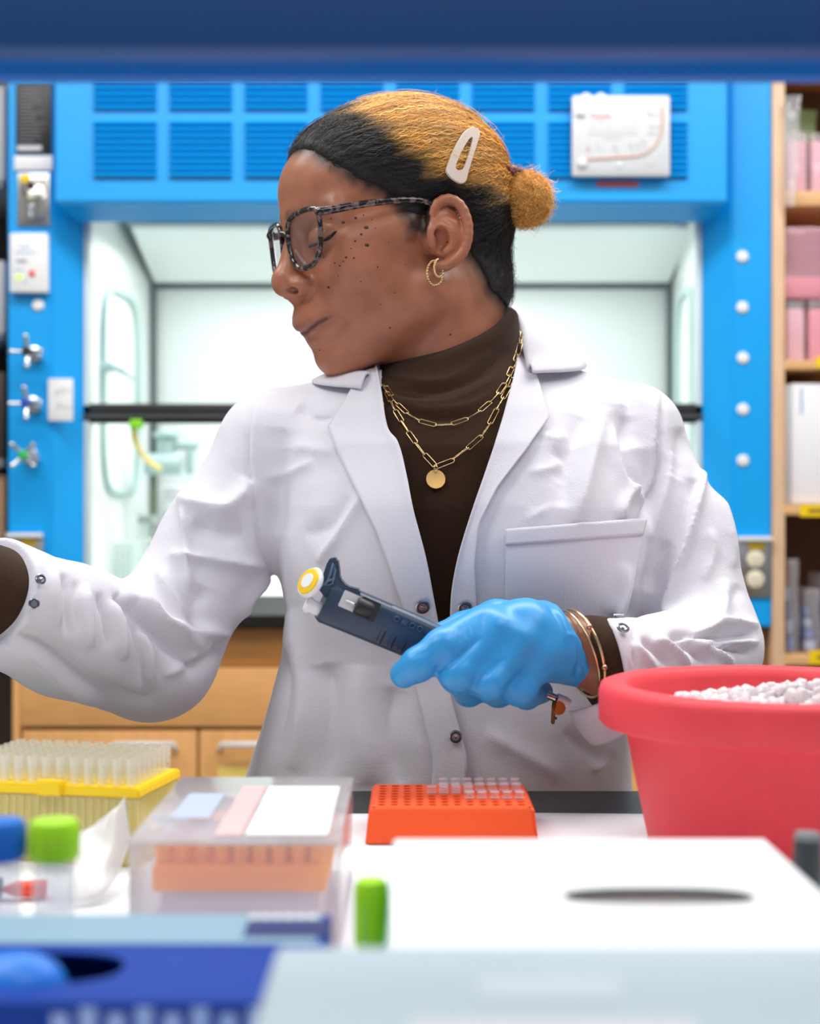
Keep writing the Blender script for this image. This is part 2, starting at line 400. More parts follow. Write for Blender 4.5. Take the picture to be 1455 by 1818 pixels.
# interior liner
IY = 3.36
zi = hz(392, HY+.05)
def quad(name, pts, m, parent, th=.006):
    bm = bmesh.new(); vs = [bm.verts.new(tuple(p)) for p in pts]; bm.faces.new(vs); bm.normal_update()
    bmesh.ops.solidify(bm, geom=bm.faces[:], thickness=th); bmesh.ops.recalc_face_normals(bm, faces=bm.faces); return link(name, bm_mesh(name, bm), m, parent)
bl, br = P(275, 505, IY), P(1186, 505, IY)
il, ir = OL-.01, OR+.01
wl = P(262, 395, 3.05)[0]; wr = P(1194, 395, 3.05)[0]
quad('liner_wall', [(il, HY+.1, zs), (bl[0]-.01, IY, zs), (bl[0]-.01, IY, 1.78), (il, HY+.1, 1.78)], M_LINER, hood)
quad('liner_wall', [(ir, HY+.1, 1.78), (br[0]+.01, IY, 1.78), (br[0]+.01, IY, zs), (ir, HY+.1, zs)], M_LINER, hood)
box('back_baffle', bl[0]-.02, br[0]+.02, IY, IY+.008, zs, bl[2]-.012, M_LINER, hood, .001)
quad('top_baffle', [(bl[0]+.004, IY-.03, bl[2]), (br[0]-.004, IY-.03, bl[2]), (br[0]-.004, 3.06, 1.735), (bl[0]+.004, 3.06, 1.735)], M_LINER, hood, .012)
box('slot_panel', bl[0]-.02, br[0]+.02, IY+.02, IY+.03, bl[2]-.05, 1.8, mat('slot_grey', (150, 172, 170), .6), hood, 0)
quad('liner_top', [(il, HY+.08, 1.76), (ir, HY+.08, 1.76), (ir, IY+.05, 1.76), (il, IY+.05, 1.76)], M_LINER, hood)
for xx, sgn in ((bl[0], 1), (br[0], -1)):
    box('corner_trim', xx-.006, xx+.006, IY-.02, IY-.006, zs, 1.74, M_DGREY, hood, .002)
    tube('corner_trim', [(xx-sgn*.004, IY-.03, bl[2]+.01), (xx-sgn*.012, 3.05, 1.745)], .005, M_DGREY, hood)
# oval access frames in the two side walls
for px0, px1, py0, py1, side, yy0, yy1 in ((188, 250, 524, 876, -1, 2.93, 3.22), (1206, 1240, 524, 876, 1, 2.93, 3.22)):
    xa = il if side < 0 else ir; xb = bl[0]-.01 if side < 0 else br[0]+.01
    def wx(y): return xa+(xb-xa)*(y-HY-.1)/(IY-HY-.1)-side*.006
    za, zc = P(0, py1, 3.1)[2], P(0, py0, 3.1)[2]; pts = []
    for t in np.linspace(0, 2*math.pi, 48, endpoint=False):
        cy = (yy0+yy1)/2; c, s_ = math.cos(t), math.sin(t)
        y = cy+(yy1-yy0)/2*math.copysign(abs(c)**.45, c); z = (za+zc)/2+(zc-za)/2*math.copysign(abs(s_)**.45, s_)
        pts.append((wx(y), y, z))
    tube('access_frame', pts, .007, mat('frame_grey', (176, 204, 200), .5), hood, closed=True)
# work surface, airfoil sill, base rail
box('work_surface', OL-.02, OR+.02, HY+.06, IY, .925, .955, M_LINER, hood, .002)
prism('airfoil_sill', [(HY-.03, .922), (HY+.06, .957), (HY+.06, .90), (HY-.02, .90)], 'X', OL+.003, OR-.003, M_BLACK, hood, .003)
# sash: glass pane in a frame with the black handle bar
sz0, sz1 = hz(752, HY+.07), hz(717, HY+.07)
box('sash_handle', hx(143, HY+.07), hx(1252, HY+.07), HY+.055, HY+.08, sz0, sz1, M_BLACK, hood, .004)
box('sash_lip', hx(150, HY+.07), hx(1248, HY+.07), HY+.049, HY+.056, sz0+.011, sz0+.016, mat('grey_edge', (88, 90, 92), .4), hood, 0)
box('sash_glass', OL+.012, OR-.012, HY+.066, HY+.071, sz1, 1.74, clear('sash_glass', haze=.02, rough=.02, tint=(.985, .997, .99)), hood, 0)
[box('sash_track', a_, a_+.016, HY+.055, HY+.085, zs, 1.74, mat('track_grey', (206, 220, 222), .4), hood) for a_ in (OL-.004, OR-.012)]
# service valves on the left post
def valve(px, py, ang, hub):
    c = H(px, py); f = tube('valve_handle', [c+(0, -.004, 0), c+(0, -.052, 0)], .0055, M_CHROME, hood)
    for k in range(4):
        t = math.radians(ang+90*k); d = np.array([math.cos(t), 0, math.sin(t)])
        o = tube('spoke', [c+(0, -.048, 0)+d*.004, c+(0, -.05, 0)+d*.02, c+(0, -.056, 0)+d*.028], [.0045, .004, .0052], M_CHROME, f)
    lathe('hub_cap', [(.0085, -.001), (.009, .004), (.006, .008), (0.001, .0085)], c+(0, -.051, 0), (0, -1, 0), hub, f)
    lathe('flange', [(.016, 0), (.016, .003), (.008, .005)], c, (0, -1, 0), M_CHROME, f)
    lathe('nozzle', [(.007, 0), (.007, .018), (.009, .02), (.004, .021)], c+(.012, 0, -.006), (0, -1, 0), M_CHROME, f)
valve(60, 629, 92, mat('black_index', (40, 42, 46), .4)); valve(58, 719, 94, mat('blue_index', (46, 78, 190), .4)); valve(54, 810, 45, mat('green_index', (42, 190, 90), .4))
for px, py in ((68, 542), (1317, 456), (1317, 546), (1318, 636), (1318, 727), (1318, 818)):
    lathe('plug_button', [(.0115, 0), (.0115, .0025), (.009, .005), (.001, .006)], H(px, py), (0, -1, 0), M_WHITE, hood)
# electrical plates
def plate(px0, px1, py0, py1, recs):
    b = box('outlet_plate', hx(px0), hx(px1), HY-.006, HY-.0005, hz(py1), hz(py0), M_STEEL, hood, .0015)
    box('plate_visor', hx(px0), hx(px1), HY-.022, HY-.004, hz(py0)-.004, hz(py0)+.004, M_WHITE, b, .001)
    c = (px0+px1)/2+4
    box('yellow_label', hx(c-14), hx(c+14), HY-.0075, HY-.006, hz(py0+19), hz(py0+8), M_YEL, b, 0)
    for py in recs:
        o = lathe('receptacle', [(.0165, 0), (.0165, .0025), (.014, .0035), (.001, .0036)], H(c, py, HY-.006), (0, -1, 0), M_IVORY, b)
        boxes('slot', [(hx(c)-.0068, hx(c)-.0052, HY-.0101, HY-.0094, hz(py)-.002, hz(py)+.006), (hx(c)+.0052, hx(c)+.0068, HY-.0101, HY-.0094, hz(py)-.002, hz(py)+.006),
                       (hx(c)-.0018, hx(c)+.0018, HY-.0101, HY-.0094, hz(py)-.010, hz(py)-.007)], M_INK, b, 0)
plate(1306, 1366, 956, 1060, (992, 1028)); plate(16, 78, 950, 1054, (988, 1024))
b = box('switch_plate', hx(32), hx(89), HY-.006, HY-.0005, hz(402), hz(308), M_STEEL, hood, .0015)
box('switch_bezel', hx(38), hx(84), HY-.0085, HY-.006, hz(396), hz(314), mat('mirror_steel', (200, 198, 192), .15, metal=1), b, .003)
lathe('yellow_lamp', [(.009, 0), (.009, .002), (.001, .003)], H(45, 317, HY-.0085), (0, -1, 0), M_YEL, b)
for py, m_ in ((330, M_INK), (350, M_IVORY), (368, M_CHROME), (381, M_CHROME)):
    lathe('toggle', [(.008, 0), (.007, .004), (.0045, .009), (.001, .011)], H(55, py, HY-.0085), (0, -1, 0), m_, b)
# placard, strip, monitor, sign: each fixed on by itself
pl = thing('warning_placard', 'tall black placard with small white print at the top of the left hood post', 'sign', H(61, 275))
q = box('placard_board', hx(29), hx(92), HY-.004, HY-.0005, hz(274), hz(147), mat('placard_black', (34, 33, 36), .4), pl, .001)
rr = random.Random(3)
for i in range(17):
    y = 157+i*6.2
    box('print_line', hx(34), hx(34+rr.uniform(24, 50)), HY-.0046, HY-.004, hz(y+1.7), hz(y), mat('dim_print', (128, 128, 134), .6), q, 0)
box('print_line', hx(32), hx(75), HY-.0046, HY-.004, hz(268), hz(260), mat('white_print', (220, 220, 224), .5), q, 0)
st = thing('label_strip', 'blank white label strip between the black placard and the steel switch plate', 'label', H(60, 291))
box('strip', hx(26), hx(94), HY-.004, HY-.0005, hz(303), hz(277), M_WHITE, st, .001)
mo = thing('airflow_monitor', 'white airflow alarm box with red button and green light on the left post', 'alarm', H(55, 522))
q = box('case', hx(22), hx(89), HY-.022, HY-.0005, hz(522), hz(417), M_WHITE, mo, .004)
box('red_button', hx(58), hx(67), HY-.025, HY-.022, hz(494), hz(484), mat('red_button', (236, 58, 44), .4), mo, .001)
lathe('green_light', [(.0055, 0), (.0045, .003), (.001, .0035)], H(34, 492, HY-.022), (0, -1, 0), mat('green_light', (190, 250, 70), .3, emit=1.2), mo)
box('display', hx(35), hx(53), HY-.0226, HY-.022, hz(470), hz(465), M_GINK, mo, 0)
for y, x0, x1 in ((441, 40, 60), (451, 34, 70), (482, 32, 46), (503, 46, 54)): box('print_line', hx(x0), hx(x1), HY-.0226, HY-.022, hz(y+2.5), hz(y), mat('blue_ink', (150, 178, 216), .6), mo, 0)
sg = thing('paper_sign', 'small white card with handwriting beside the blue valve handle', 'sign', H(110, 748))
q = box('card', hx(88), hx(132), HY-.012, HY-.009, hz(748), hz(673), M_WHITE, sg, .002)
box('adhesive_pad', hx(95), hx(115), HY-.009, HY+.012, hz(735), hz(685), M_WHITE, sg, 0)
for pts in ([(98, 705), (101, 692), (106, 700), (110, 688), (114, 698), (120, 690), (126, 697)], [(100, 728), (104, 716), (109, 724), (116, 722), (127, 725)]):
    tube('handwriting', smooth_path([H(x, y, HY-.0122) for x, y in pts], 24), .0007, M_GINK, q, 5)
# manometer gauge on the header
gy = HY-.066
ga = thing('pressure_gauge', 'white square manometer gauge with curved red scale tube on the blue header', 'gauge', H(1099, 317, gy))
g0, g1, gt, gb = hx(1013, gy), hx(1186, gy), hz(174, gy), hz(317, gy)
M_GAUGE = mat('gauge_face', (214, 217, 220), .4)
q = box('gauge_body', g0, g1, gy-.02, gy-.007, gb, gt, mat('gauge_case', (226, 226, 226), .35), ga, .005)
box('gauge_face', g0+.007, g1-.007, gy-.0215, gy-.0195, gb+.007, gt-.007, M_GAUGE, q, .001)
box('face_recess', g0+.029, hx(1131, gy-.02), gy-.0222, gy-.0214, hz(240, gy-.02), hz(187, gy-.02), mat('gauge_panel', (222, 224, 226), .4), q, .0003)
def G(x, y): return P(x, y, gy-.0225)
tube('scale_tube', smooth_path([G(1042, 282), (G(1100, 279)), G(1138, 275), G(1158, 262), G(1170, 245), G(1175, 225), G(1175, 191)], 40), .0024, mat('scale_tube_red', (222, 178, 165), .3), ga)
for x, y in ((1030, 200), (1033, 290)): lathe('knob', [(.0082, 0), (.0082, .004), (.006, .007), (.001, .008)], G(x, y), (0, -1, 0), M_WHITE, ga)
for x, y in ((1099, 203), (1099, 292)): lathe('screw', [(.0045, 0), (.004, .0015), (.001, .002)], G(x, y), (0, -1, 0), M_WHITE, ga)
box('mount_bracket', hx(1090, gy), hx(1103, gy), gy-.0072, gy+.0055, hz(300, gy), hz(190, gy), M_WHITE, ga, 0)
text('lettering', 'Dwyer', .0145, G(1067, 206), FACE_CAM, M_RED, ga)
for x0, x1, y in ((1056, 1075, 215), (1072, 1103, 245), (1142, 1164, 292)): box('print_line', G(x0, y)[0], G(x1, y)[0], gy-.0226, gy-.0215, G(x0, y)[2]-.0012, G(x0, y)[2], mat('pale_grey_ink', (188, 192, 196), .6), ga, 0)
tube('red_zero', [G(1044+2.2*math.cos(t), 265+3.4*math.sin(t)) for t in np.linspace(0, 6.0, 14)], .0005, M_RED, ga, 5)
for i, (x, y) in enumerate([(1059, 257), (1091, 262), (1119, 260), (1131, 258), (1142, 253), (1152, 236), (1156, 225), (1152, 203)]):
    text('lettering', ['4', '3', '2', '.50', '1', '.5', '1', '2'][i] if False else str([1, 2, 3, 4, 5, 6, 8, 10][i]), .009, G(x, y), FACE_CAM, M_GINK, ga)
    tube('scale_mark', [G(x+3, y+6), G(x+6, y+12)] if i < 5 else [G(x+6, y), G(x+16, y+2)], .0005, M_GINK, ga, 5)
box('red_tag', hx(1060, gy), hx(1133, gy), gy+.0045, gy+.0065, hz(331, gy), hz(320, gy), mat('red_tag', (196, 92, 112), .5), ga, 0)
for dx in (1034, 1060): tube('fitting', [P(dx, 172, gy-.012), P(dx+6, 168, gy-.012), P(dx+12, 172, gy-.012)], .004, M_WHITE, ga)

# -------- things inside the hood
M_GFIX = mat('grey_fixture', (172, 198, 196), .4)
fx = thing('gas_fixture', 'grey pipe fixture with horizontal cylinder standing inside the hood behind the sash', 'fixture', P(290, 1000, 3.2))
lathe('cylinder', [(.022, 0), (.024, .004), (.024, .075), (.022, .08)], P(258, 824, 3.1), (1, 0, 0), M_GFIX, fx)
tube('upright', [P(293, 826, 3.11), P(296, 775, 3.11)], .02, M_GFIX, fx); tube('arm', [P(300, 790, 3.11), P(345, 790, 3.11)], .012, M_GFIX, fx)
tube('outlet', [P(338, 786, 3.11), P(337, 835, 3.11)], .01, M_GFIX, fx); tube('stem', [P(272, 840, 3.12), (P(272, 0, 3.12)[0], 3.12, .957)], .007, mat('olive_stem', (110, 118, 96), .5), fx)
lathe('cap', [(.03, 0), (.03, .008), (.02, .012)], P(296, 776, 3.11), (0, 0, 1), M_GFIX, fx)
yt = thing('yellow_tubing', 'yellow tube hanging from a green clip on the black sash bar', 'tubing', P(240, 752, HY+.05))
tube('tube', smooth_path([P(237, 757, 2.775), P(241, 785, 2.79), P(252, 806, 2.85), P(268, 822, 2.95), P(283, 832, 3.05)], 30), .006, mat('yellow_tube', (248, 224, 120), .4), yt)
box('green_clip', hx(229, 2.75), hx(251, 2.75), HY+.043, HY+.066, hz(760, 2.75), hz(744, 2.75), mat('green_clip', (138, 222, 40), .4), yt, .002)
lv = thing('lever_tap', 'grey lever tap on the left wall inside the hood', 'tap', P(172, 680, 2.95))
tube('lever', smooth_path([P(172, 652, 2.93), P(200, 652, 2.93), P(218, 660, 2.93), P(236, 672, 2.93)], 14), [.012]*5+[.007]*5+[.004]*4, M_GFIX, lv); tube('stem', [P(170, 632, 2.93), P(168, 664, 2.93)], .014, M_GFIX, lv)
tube('drop_pipe', [P(169, 664, 2.93), (P(169, 0, 2.93)[0], 2.93, .957)], .004, M_LINER, lv)
M_GLASS = clear('lab_glass', (225, 240, 236), .18, .05, (.95, .985, .97))
def bottle(px, py0, w_, Y, label, capm):
    t = thing('glass_bottle', label, 'bottle', (P(px, 0, Y)[0], Y, .956)); c = (P(px, 0, Y)[0], Y, .956); h = P(0, py0, Y)[2]-.956; r = w_/2
    lathe('vessel', [(r*.95, 0), (r, .005), (r, h*.55), (r*.8, h*.7), (r*.35, h*.82), (r*.35, h)], c, (0, 0, 1), M_GLASS, t)
    lathe('cap', [(r*.42, 0), (r*.42, h*.12), (r*.38, h*.13)], (c[0], c[1], .956+h), (0, 0, 1), capm, t)
bottle(262, 930, .10, 3.0, 'larger clear glass bottle standing in the hood behind the bent sleeve', mat('grey_cap', (160, 176, 170), .5)); bottle(302, 925, .06, 3.12, 'narrower clear bottle standing in the hood closest to the bent sleeve', mat('dark_cap', (96, 118, 112), .5))
wc = thing('white_canister', 'short white round canister in the hood above the glass bottles', 'canister', P(320, 905, 3.22))
lathe('canister', [(.04, 0), (.045, .006), (.045, .03), (.04, .036)], P(320, 890, 3.22), (0, 0, 1), M_WHITE, wc); tube('pedestal', [P(320, 890, 3.22), (P(320, 0, 3.22)[0], 3.22, .956)], .01, M_LINER, wc)
ct = thing('white_carton', 'pale white carton standing in the hood left of the glass bottles', 'carton', (hx(206, 3.0), 3.05, .956))
box('carton', hx(178, 3.0), hx(232, 3.0), 3.03, 3.12, .9565, P(0, 962, 3.0)[2], mat('pale_carton', (226, 238, 232), .6), ct, .003)

# ================================================================== wooden base cabinet under the hood
M_WOOD = wood('maple_wood', (228, 170, 106)); M_WOODV = wood('maple_wood_upright', (228, 170, 106), 'Z'); M_WOODL = wood('pale_maple', (222, 184, 148), 'Z')
cb = thing('base_cabinet', 'maple wood base cabinet with white bar handles under the fume hood', 'cabinet', (hx(690), HY+.3, 0))
cy = HY+.03; cL, cR = hx(26, cy), hx(1365, HY)-.003
boxes('carcass', [(cL, cL+.02, cy, 3.4, .08, .894), (cR-.02, cR, cy, 3.4, .08, .894), (cL, cR, 3.38, 3.4, .08, .894), (cL, cR, cy+.02, 3.4, .08, .1), (cL+.02, cR-.02, cy+.04, 3.38, .56, .58)], M_WOODV, cb)
box('plinth', cL+.02, cR-.02, cy+.06, 3.38, 0, .08, M_BLACK, cb, 0)
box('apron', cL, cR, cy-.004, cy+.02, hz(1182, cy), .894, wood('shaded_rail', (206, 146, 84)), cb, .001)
box('fascia', hx(40, cy), cR-.003, cy-.016, cy+.004, hz(1288, cy), hz(1184, cy), M_WOOD, cb, .002)
box('stile', cL, hx(39, cy), cy-.016, cy+.004, .08, hz(1182, cy), M_WOODV, cb, .002)
ds = [42, 354, 668, 982, 1296]
for i, (a, b_) in enumerate(zip(ds, ds[1:]+[1352])):
    d = box('door', hx(a+2, cy), hx(b_-2, cy), cy-.018, cy+.002, .09, hz(1295, cy), M_WOODV, cb, .003)
    if i < 4:
        hxa = 200 if i == 0 else a+36; L_ = min(112, b_-hxa-20)
        tube('handle', [P(hxa, 1330, cy-.018), P(hxa+4, 1322, cy-.044), P(hxa+L_-4, 1322, cy-.044), P(hxa+L_, 1330, cy-.018)], .006, mat('white_handle', (232, 232, 236), .35), d)
nt_ = thing('yellow_note', 'pale yellow note stuck on the cabinet door below a white handle', 'note', P(418, 1382, cy-.02))
box('note', hx(389, cy), hx(446, cy), cy-.0205, cy-.0185, hz(1384, cy), hz(1357, cy), mat('note_yellow', (250, 222, 120), .6), nt_, 0)

# ================================================================== open shelving on the right
RX0, RX1, RY, RD = hx(1369.8), hx(1391.5), 2.705, 3.05
sh = thing('open_bookcase', 'tall open maple shelving packed with bagged supplies right of the hood', 'bookcase', (RX0+.3, RY+.2, 0)); RX2 = RX0+.62
box('side_panel', RX0, RX1, RY, RD, 0, 2.05, M_WOODL, sh, .001); box('side_panel', RX2, RX2+.022, RY, RD, 0, 2.05, M_WOODL, sh, .001)
box('back_panel', RX1, RX2, RD-.01, RD, 0, 2.05, mat('dark_back', (92, 62, 42), .6), sh, 0); box('top_panel', RX1, RX2, RY, RD, 2.03, 2.05, M_WOOD, sh, .001)
SHELF = []
for y0, y1 in ((340, 366), (640, 656), (896, 914), (1163, 1181), (1420, 1438)):
    SHELF.append(hz(y0)); box('shelf', RX1, RX2, RY, RD-.01, hz(y1), hz(y0), wood('shelf_wood', (224, 176, 122)), sh, .001)
M_BAG = clear('plastic_bag', (244, 240, 246), .22, .12)
M_PINK = mat('pink_carton', (238, 130, 150), .45); M_PINK2 = mat('pale_pink', (244, 176, 190), .4)
def crumple(name, x0, x1, y0, y1, z0, z1, m, parent, amp=.006, seed=0, n=14):
    bm = bmesh.new(); bm_box(bm, x0, x1, y0, y1, z0, z1, .004, 2); bmesh.ops.subdivide_edges(bm, edges=bm.edges[:], cuts=6, use_grid_fill=True)
    bmesh.ops.triangulate(bm, faces=[f for f in bm.faces if len(f.verts) > 4])
    co = np.array([v.co[:] for v in bm.verts]); d = np.stack([noise3(co, 90, seed+k)+.6*noise3(co, 220, seed+9+k) for k in range(3)], 1)*amp
    for v, q_, z in zip(bm.verts, d, co[:, 2]):
        if z > z0+.004: v.co += Vector(q_)
    return link(name, bm_mesh(name, bm, True, 50), m, parent)
def bagged(label, x0, x1, py_top, sz, m, group, sd, bag=True, y0=RY+.02, y1=RY+.2):
    t = thing('supply_pack', label, 'package', ((x0+x1)/2, (y0+y1)/2, sz), group); zt_ = hz(py_top, y0)
    box('carton', x0+.004, x1-.004, y0+.006, y1-.01, sz+.001, zt_-.012, m, t, .003)
    if bag: crumple('plastic_wrap', x0+.001, x1-.001, y0+.001, y1-.004, sz+.0005, zt_+.004, M_BAG, t, .004, sd)
def rx(px): return hx(px, RY+.02)
g_ = 'pink packs on the wooden shelving'
bagged('pink bagged pack nearest the side panel on the upper shelf', rx(1396), rx(1436), 236, SHELF[0], M_PINK2, g_, 1); bagged('pink bagged pack on the upper shelf, second from the side panel', rx(1438), rx(1490), 238, SHELF[0], M_PINK2, g_, 2)
bagged('upright pink pack nearest the side panel on the second shelf', rx(1394), rx(1432), 536, SHELF[1], M_PINK2, g_, 3); bagged('upright pink pack on the second shelf, second from the side panel', rx(1434), rx(1500), 536, SHELF[1], M_PINK, g_, 4)
t = thing('supply_pack', 'pink bagged pack lying flat on the upright pink packs', 'package', (rx(1440), RY+.1, hz(534)), g_)
z5, z6 = hz(532, RY+.02), hz(404, RY+.02)
box('carton', rx(1393), rx(1500), RY+.024, RY+.19, z5+.004, z5+.045, M_PINK, t, .003); crumple('plastic_wrap', rx(1392), rx(1502), RY+.02, RY+.2, z5+.002, z6, clear('pink_bag', (246, 190, 204), .45, .12), t, .006, 5)
t = thing('clear_bag', 'empty clear plastic bag hanging over the upper shelf edge', 'bag', (rx(1405), RY-.01, hz(368)))
V = np.array([P(x, y, RY-.012-.01*((i+j) % 2)) for j, y in enumerate((170, 215, 260, 310, 366)) for i, x in enumerate((1392, 1400, 1408, 1420-max(0, (j-2))*5))]); V[:, 1] += noise3(V, 60, 4)*.01
o = cloth('bag_film', V, grid_q(5, 4), M_BAG, t, .0006)
t = thing('green_packet', 'green topped packet behind the pink packs on the upper shelf', 'packet', (rx(1450), RY+.24, SHELF[0])); crumple('packet', rx(1420), rx(1500), RY+.21, RY+.28, SHELF[0]+.001, hz(192, RY+.2), mat('green_packet', (150, 186, 130), .5), t, .004, 6)
t = thing('white_binder', 'white file box standing on the third shelf', 'box', (rx(1440), RY+.1, SHELF[2]))
box('file_box', rx(1404), rx(1510), RY+.02, RY+.26, SHELF[2]+.001, hz(680, RY+.02), mat('white_card', (238, 238, 244), .5), t, .004); box('spine_print', rx(1420), rx(1424), RY+.0192, RY+.02, hz(735, RY+.02), hz(690, RY+.02), mat('blue_ink', (150, 178, 216), .6), t, 0)
box('side_flap', rx(1394), rx(1403), RY+.02, RY+.26, SHELF[2]+.001, hz(682, RY+.02), mat('grey_card', (206, 204, 206), .6), t, .002)
for i, (a, b_) in enumerate(((1392, 1424), (1424, 1462), (1462, 1520))):
    t = thing('clear_bag', ['upright clear bag of tubes nearest the side panel on the bottom shelf', 'slumped clear bag with blue pieces in it, on the bottom shelf', 'clear bag of blue pieces partly cut off by the photo edge'][i], 'bag', (rx((a+b_)/2), RY+.08, SHELF[3]))
    zt_ = hz((992, 1046, 1020)[i], RY+.02)
    crumple('bag_film', rx(a)+.006, rx(b_)-.006, RY+.02, RY+.15, SHELF[3]+.001, zt_, M_BAG, t, .004, 20+i)
    for k in range(4):
        zz = SHELF[3]+.006+k*(zt_-SHELF[3])*.17
        box('contents', rx(a)+.010, rx(b_)-.010-.004*k, RY+.04, RY+.12, zz, zz+(zt_-SHELF[3])*.14, mat('pale_blue_stuff', (168, 190, 226), .5) if (k+i) % 2 else mat('blue_stuff', (70, 110, 190), .5), t, .004)
for i, (a, b_, y0, y1) in enumerate(((1446, 1500, 634, 654), (1418, 1500, 896, 917), (1434, 1500, 1154, 1178))):
    t = thing('shelf_label', 'yellow label on the '+['second', 'third', 'lowest'][i]+' shelf edge of the bookcase', 'label', P((a+b_)/2, y1, RY)); box('label', hx(a), hx(b_), RY-.003, RY-.0005, hz(y1), hz(y0), M_YEL, t, 0)
    if i: box('print_line', hx(a+14), hx(b_-4), RY-.0036, RY-.003, hz((y0+y1)/2+3), hz((y0+y1)/2-2), M_INK, t, 0)

# ================================================================== storage rack at the left edge
LXa, LXb = hx(-300, 2.8), hx(9, 2.8)
lr = thing('storage_rack', 'grey storage rack at the left photo edge beside the hood', 'rack', (LXb-.2, 2.9, 0))
for x in (LXa, LXb-.016): box('upright', x, x+.016, 3.06, 3.089, 0, 2.0, mat('rack_grey', (150, 148, 146), .5), lr, .002)
RS = [hz(y, 2.8) for y in (322, 592, 815, 1010)]
for z in RS: box('shelf', LXa, LXb, 2.78, 3.05, z-.018, z, mat('rack_grey', (150, 148, 146), .5), lr, .002)
box('back_panel', LXa, LXb-.016, 3.09, 3.1, 0, 2.0, mat('rack_dark', (64, 56, 50), .7), lr, 0)
def rbox(nm, lab, cat, pt, z, m, x1=LXb-.001, x0=None):
    t = thing(nm, lab, cat, (LXb-.1, 2.85, z)); return t, box('case', x0 or LXb-.2, x1, 2.80, 3.0, z+.001, hz(pt, 2.8), m, t, .004)
M_PALE = mat('pale_grey_box', (208, 206, 208), .5)
rbox('supply_box', 'pale grey box on the top shelf of the left rack', 'box', 152, RS[0], M_PALE)
rbox('supply_box', 'pale grey box on the second shelf of the left rack', 'box', 462, RS[1], M_PALE); rbox('brown_bottle_crate', 'dark brown crate on the third shelf of the left rack', 'crate', 660, RS[2], mat('dark_crate', (66, 52, 44), .5)); rbox('cork_box', 'tan cork coloured box on the lowest shelf of the left rack', 'box', 842, RS[3], mat('cork', (196, 150, 112), .8, var=.15, vscale=80))
t = thing('metal_tray', 'bright metal tray below the grey box at the left photo edge', 'tray', (LXb-.1, 2.79, RS[1]-.02)); box('tray', LXb-.2, LXb-.004, 2.765, 2.779, hz(622, 2.8), hz(596, 2.8), M_STEEL, t, .003)

# ================================================================== ceiling light fittings
for (lx, ly), lw_ in zip(LAMPS, ['over the bench, left of the person', 'over the bench, right of the person', 'over the aisle, towards the storage rack', 'over the aisle, towards the bookcase', 'over the aisle, straight above the person', 'behind the photographer']):
    t = thing('ceiling_light', 'recessed white ceiling light panel '+lw_, 'ceiling light', (lx, ly, 2.72), 'ceiling light panels')
    boxes('frame', [(lx-.58, lx+.58, ly-.31, ly-.28, 2.715, 2.75), (lx-.58, lx+.58, ly+.28, ly+.31, 2.715, 2.75), (lx-.58, lx-.55, ly-.28, ly+.28, 2.715, 2.75), (lx+.55, lx+.58, ly-.28, ly+.28, 2.715, 2.75)], M_WHITE, t)
    box('diffuser', lx-.55, lx+.55, ly-.28, ly+.28, 2.73, 2.745, mat('light_diffuser', (250, 250, 248), .5, emit=1.0), t, 0)

# ================================================================== the person
person = thing('person', 'woman in a white lab coat, brown turtleneck and glasses looking aside, holding a pipette', 'person', (0.05, 1.27, 0))
psi, pit = math.radians(26), math.radians(13)
HF = np.array([-math.cos(psi)*math.cos(pit), -math.sin(psi)*math.cos(pit), -math.sin(pit)])
HL = np.array([math.sin(psi), -math.cos(psi), 0]); HU = np.cross(HF, HL)
HO = P(705, 420, 1.25); HR = np.stack([HF, HL, HU], 1); K = 2000.0
def to_head(X): return (X-HO)@HR*K
def from_head(q): return HO+(np.asarray(q, float)/K)@HR.T
def hloc(px, py, l):
    """head-frame point on the plane at sideways offset l seen at a picture point"""
    d = P(px, py, 1.)-CAM; q0 = (CAM-HO)@HR*K; qd = d@HR*K; return q0+(l-q0[1])/qd[1]*qd
NECK_A, NECK_B = P(782, 545, 1.262), P(795, 720, 1.268)

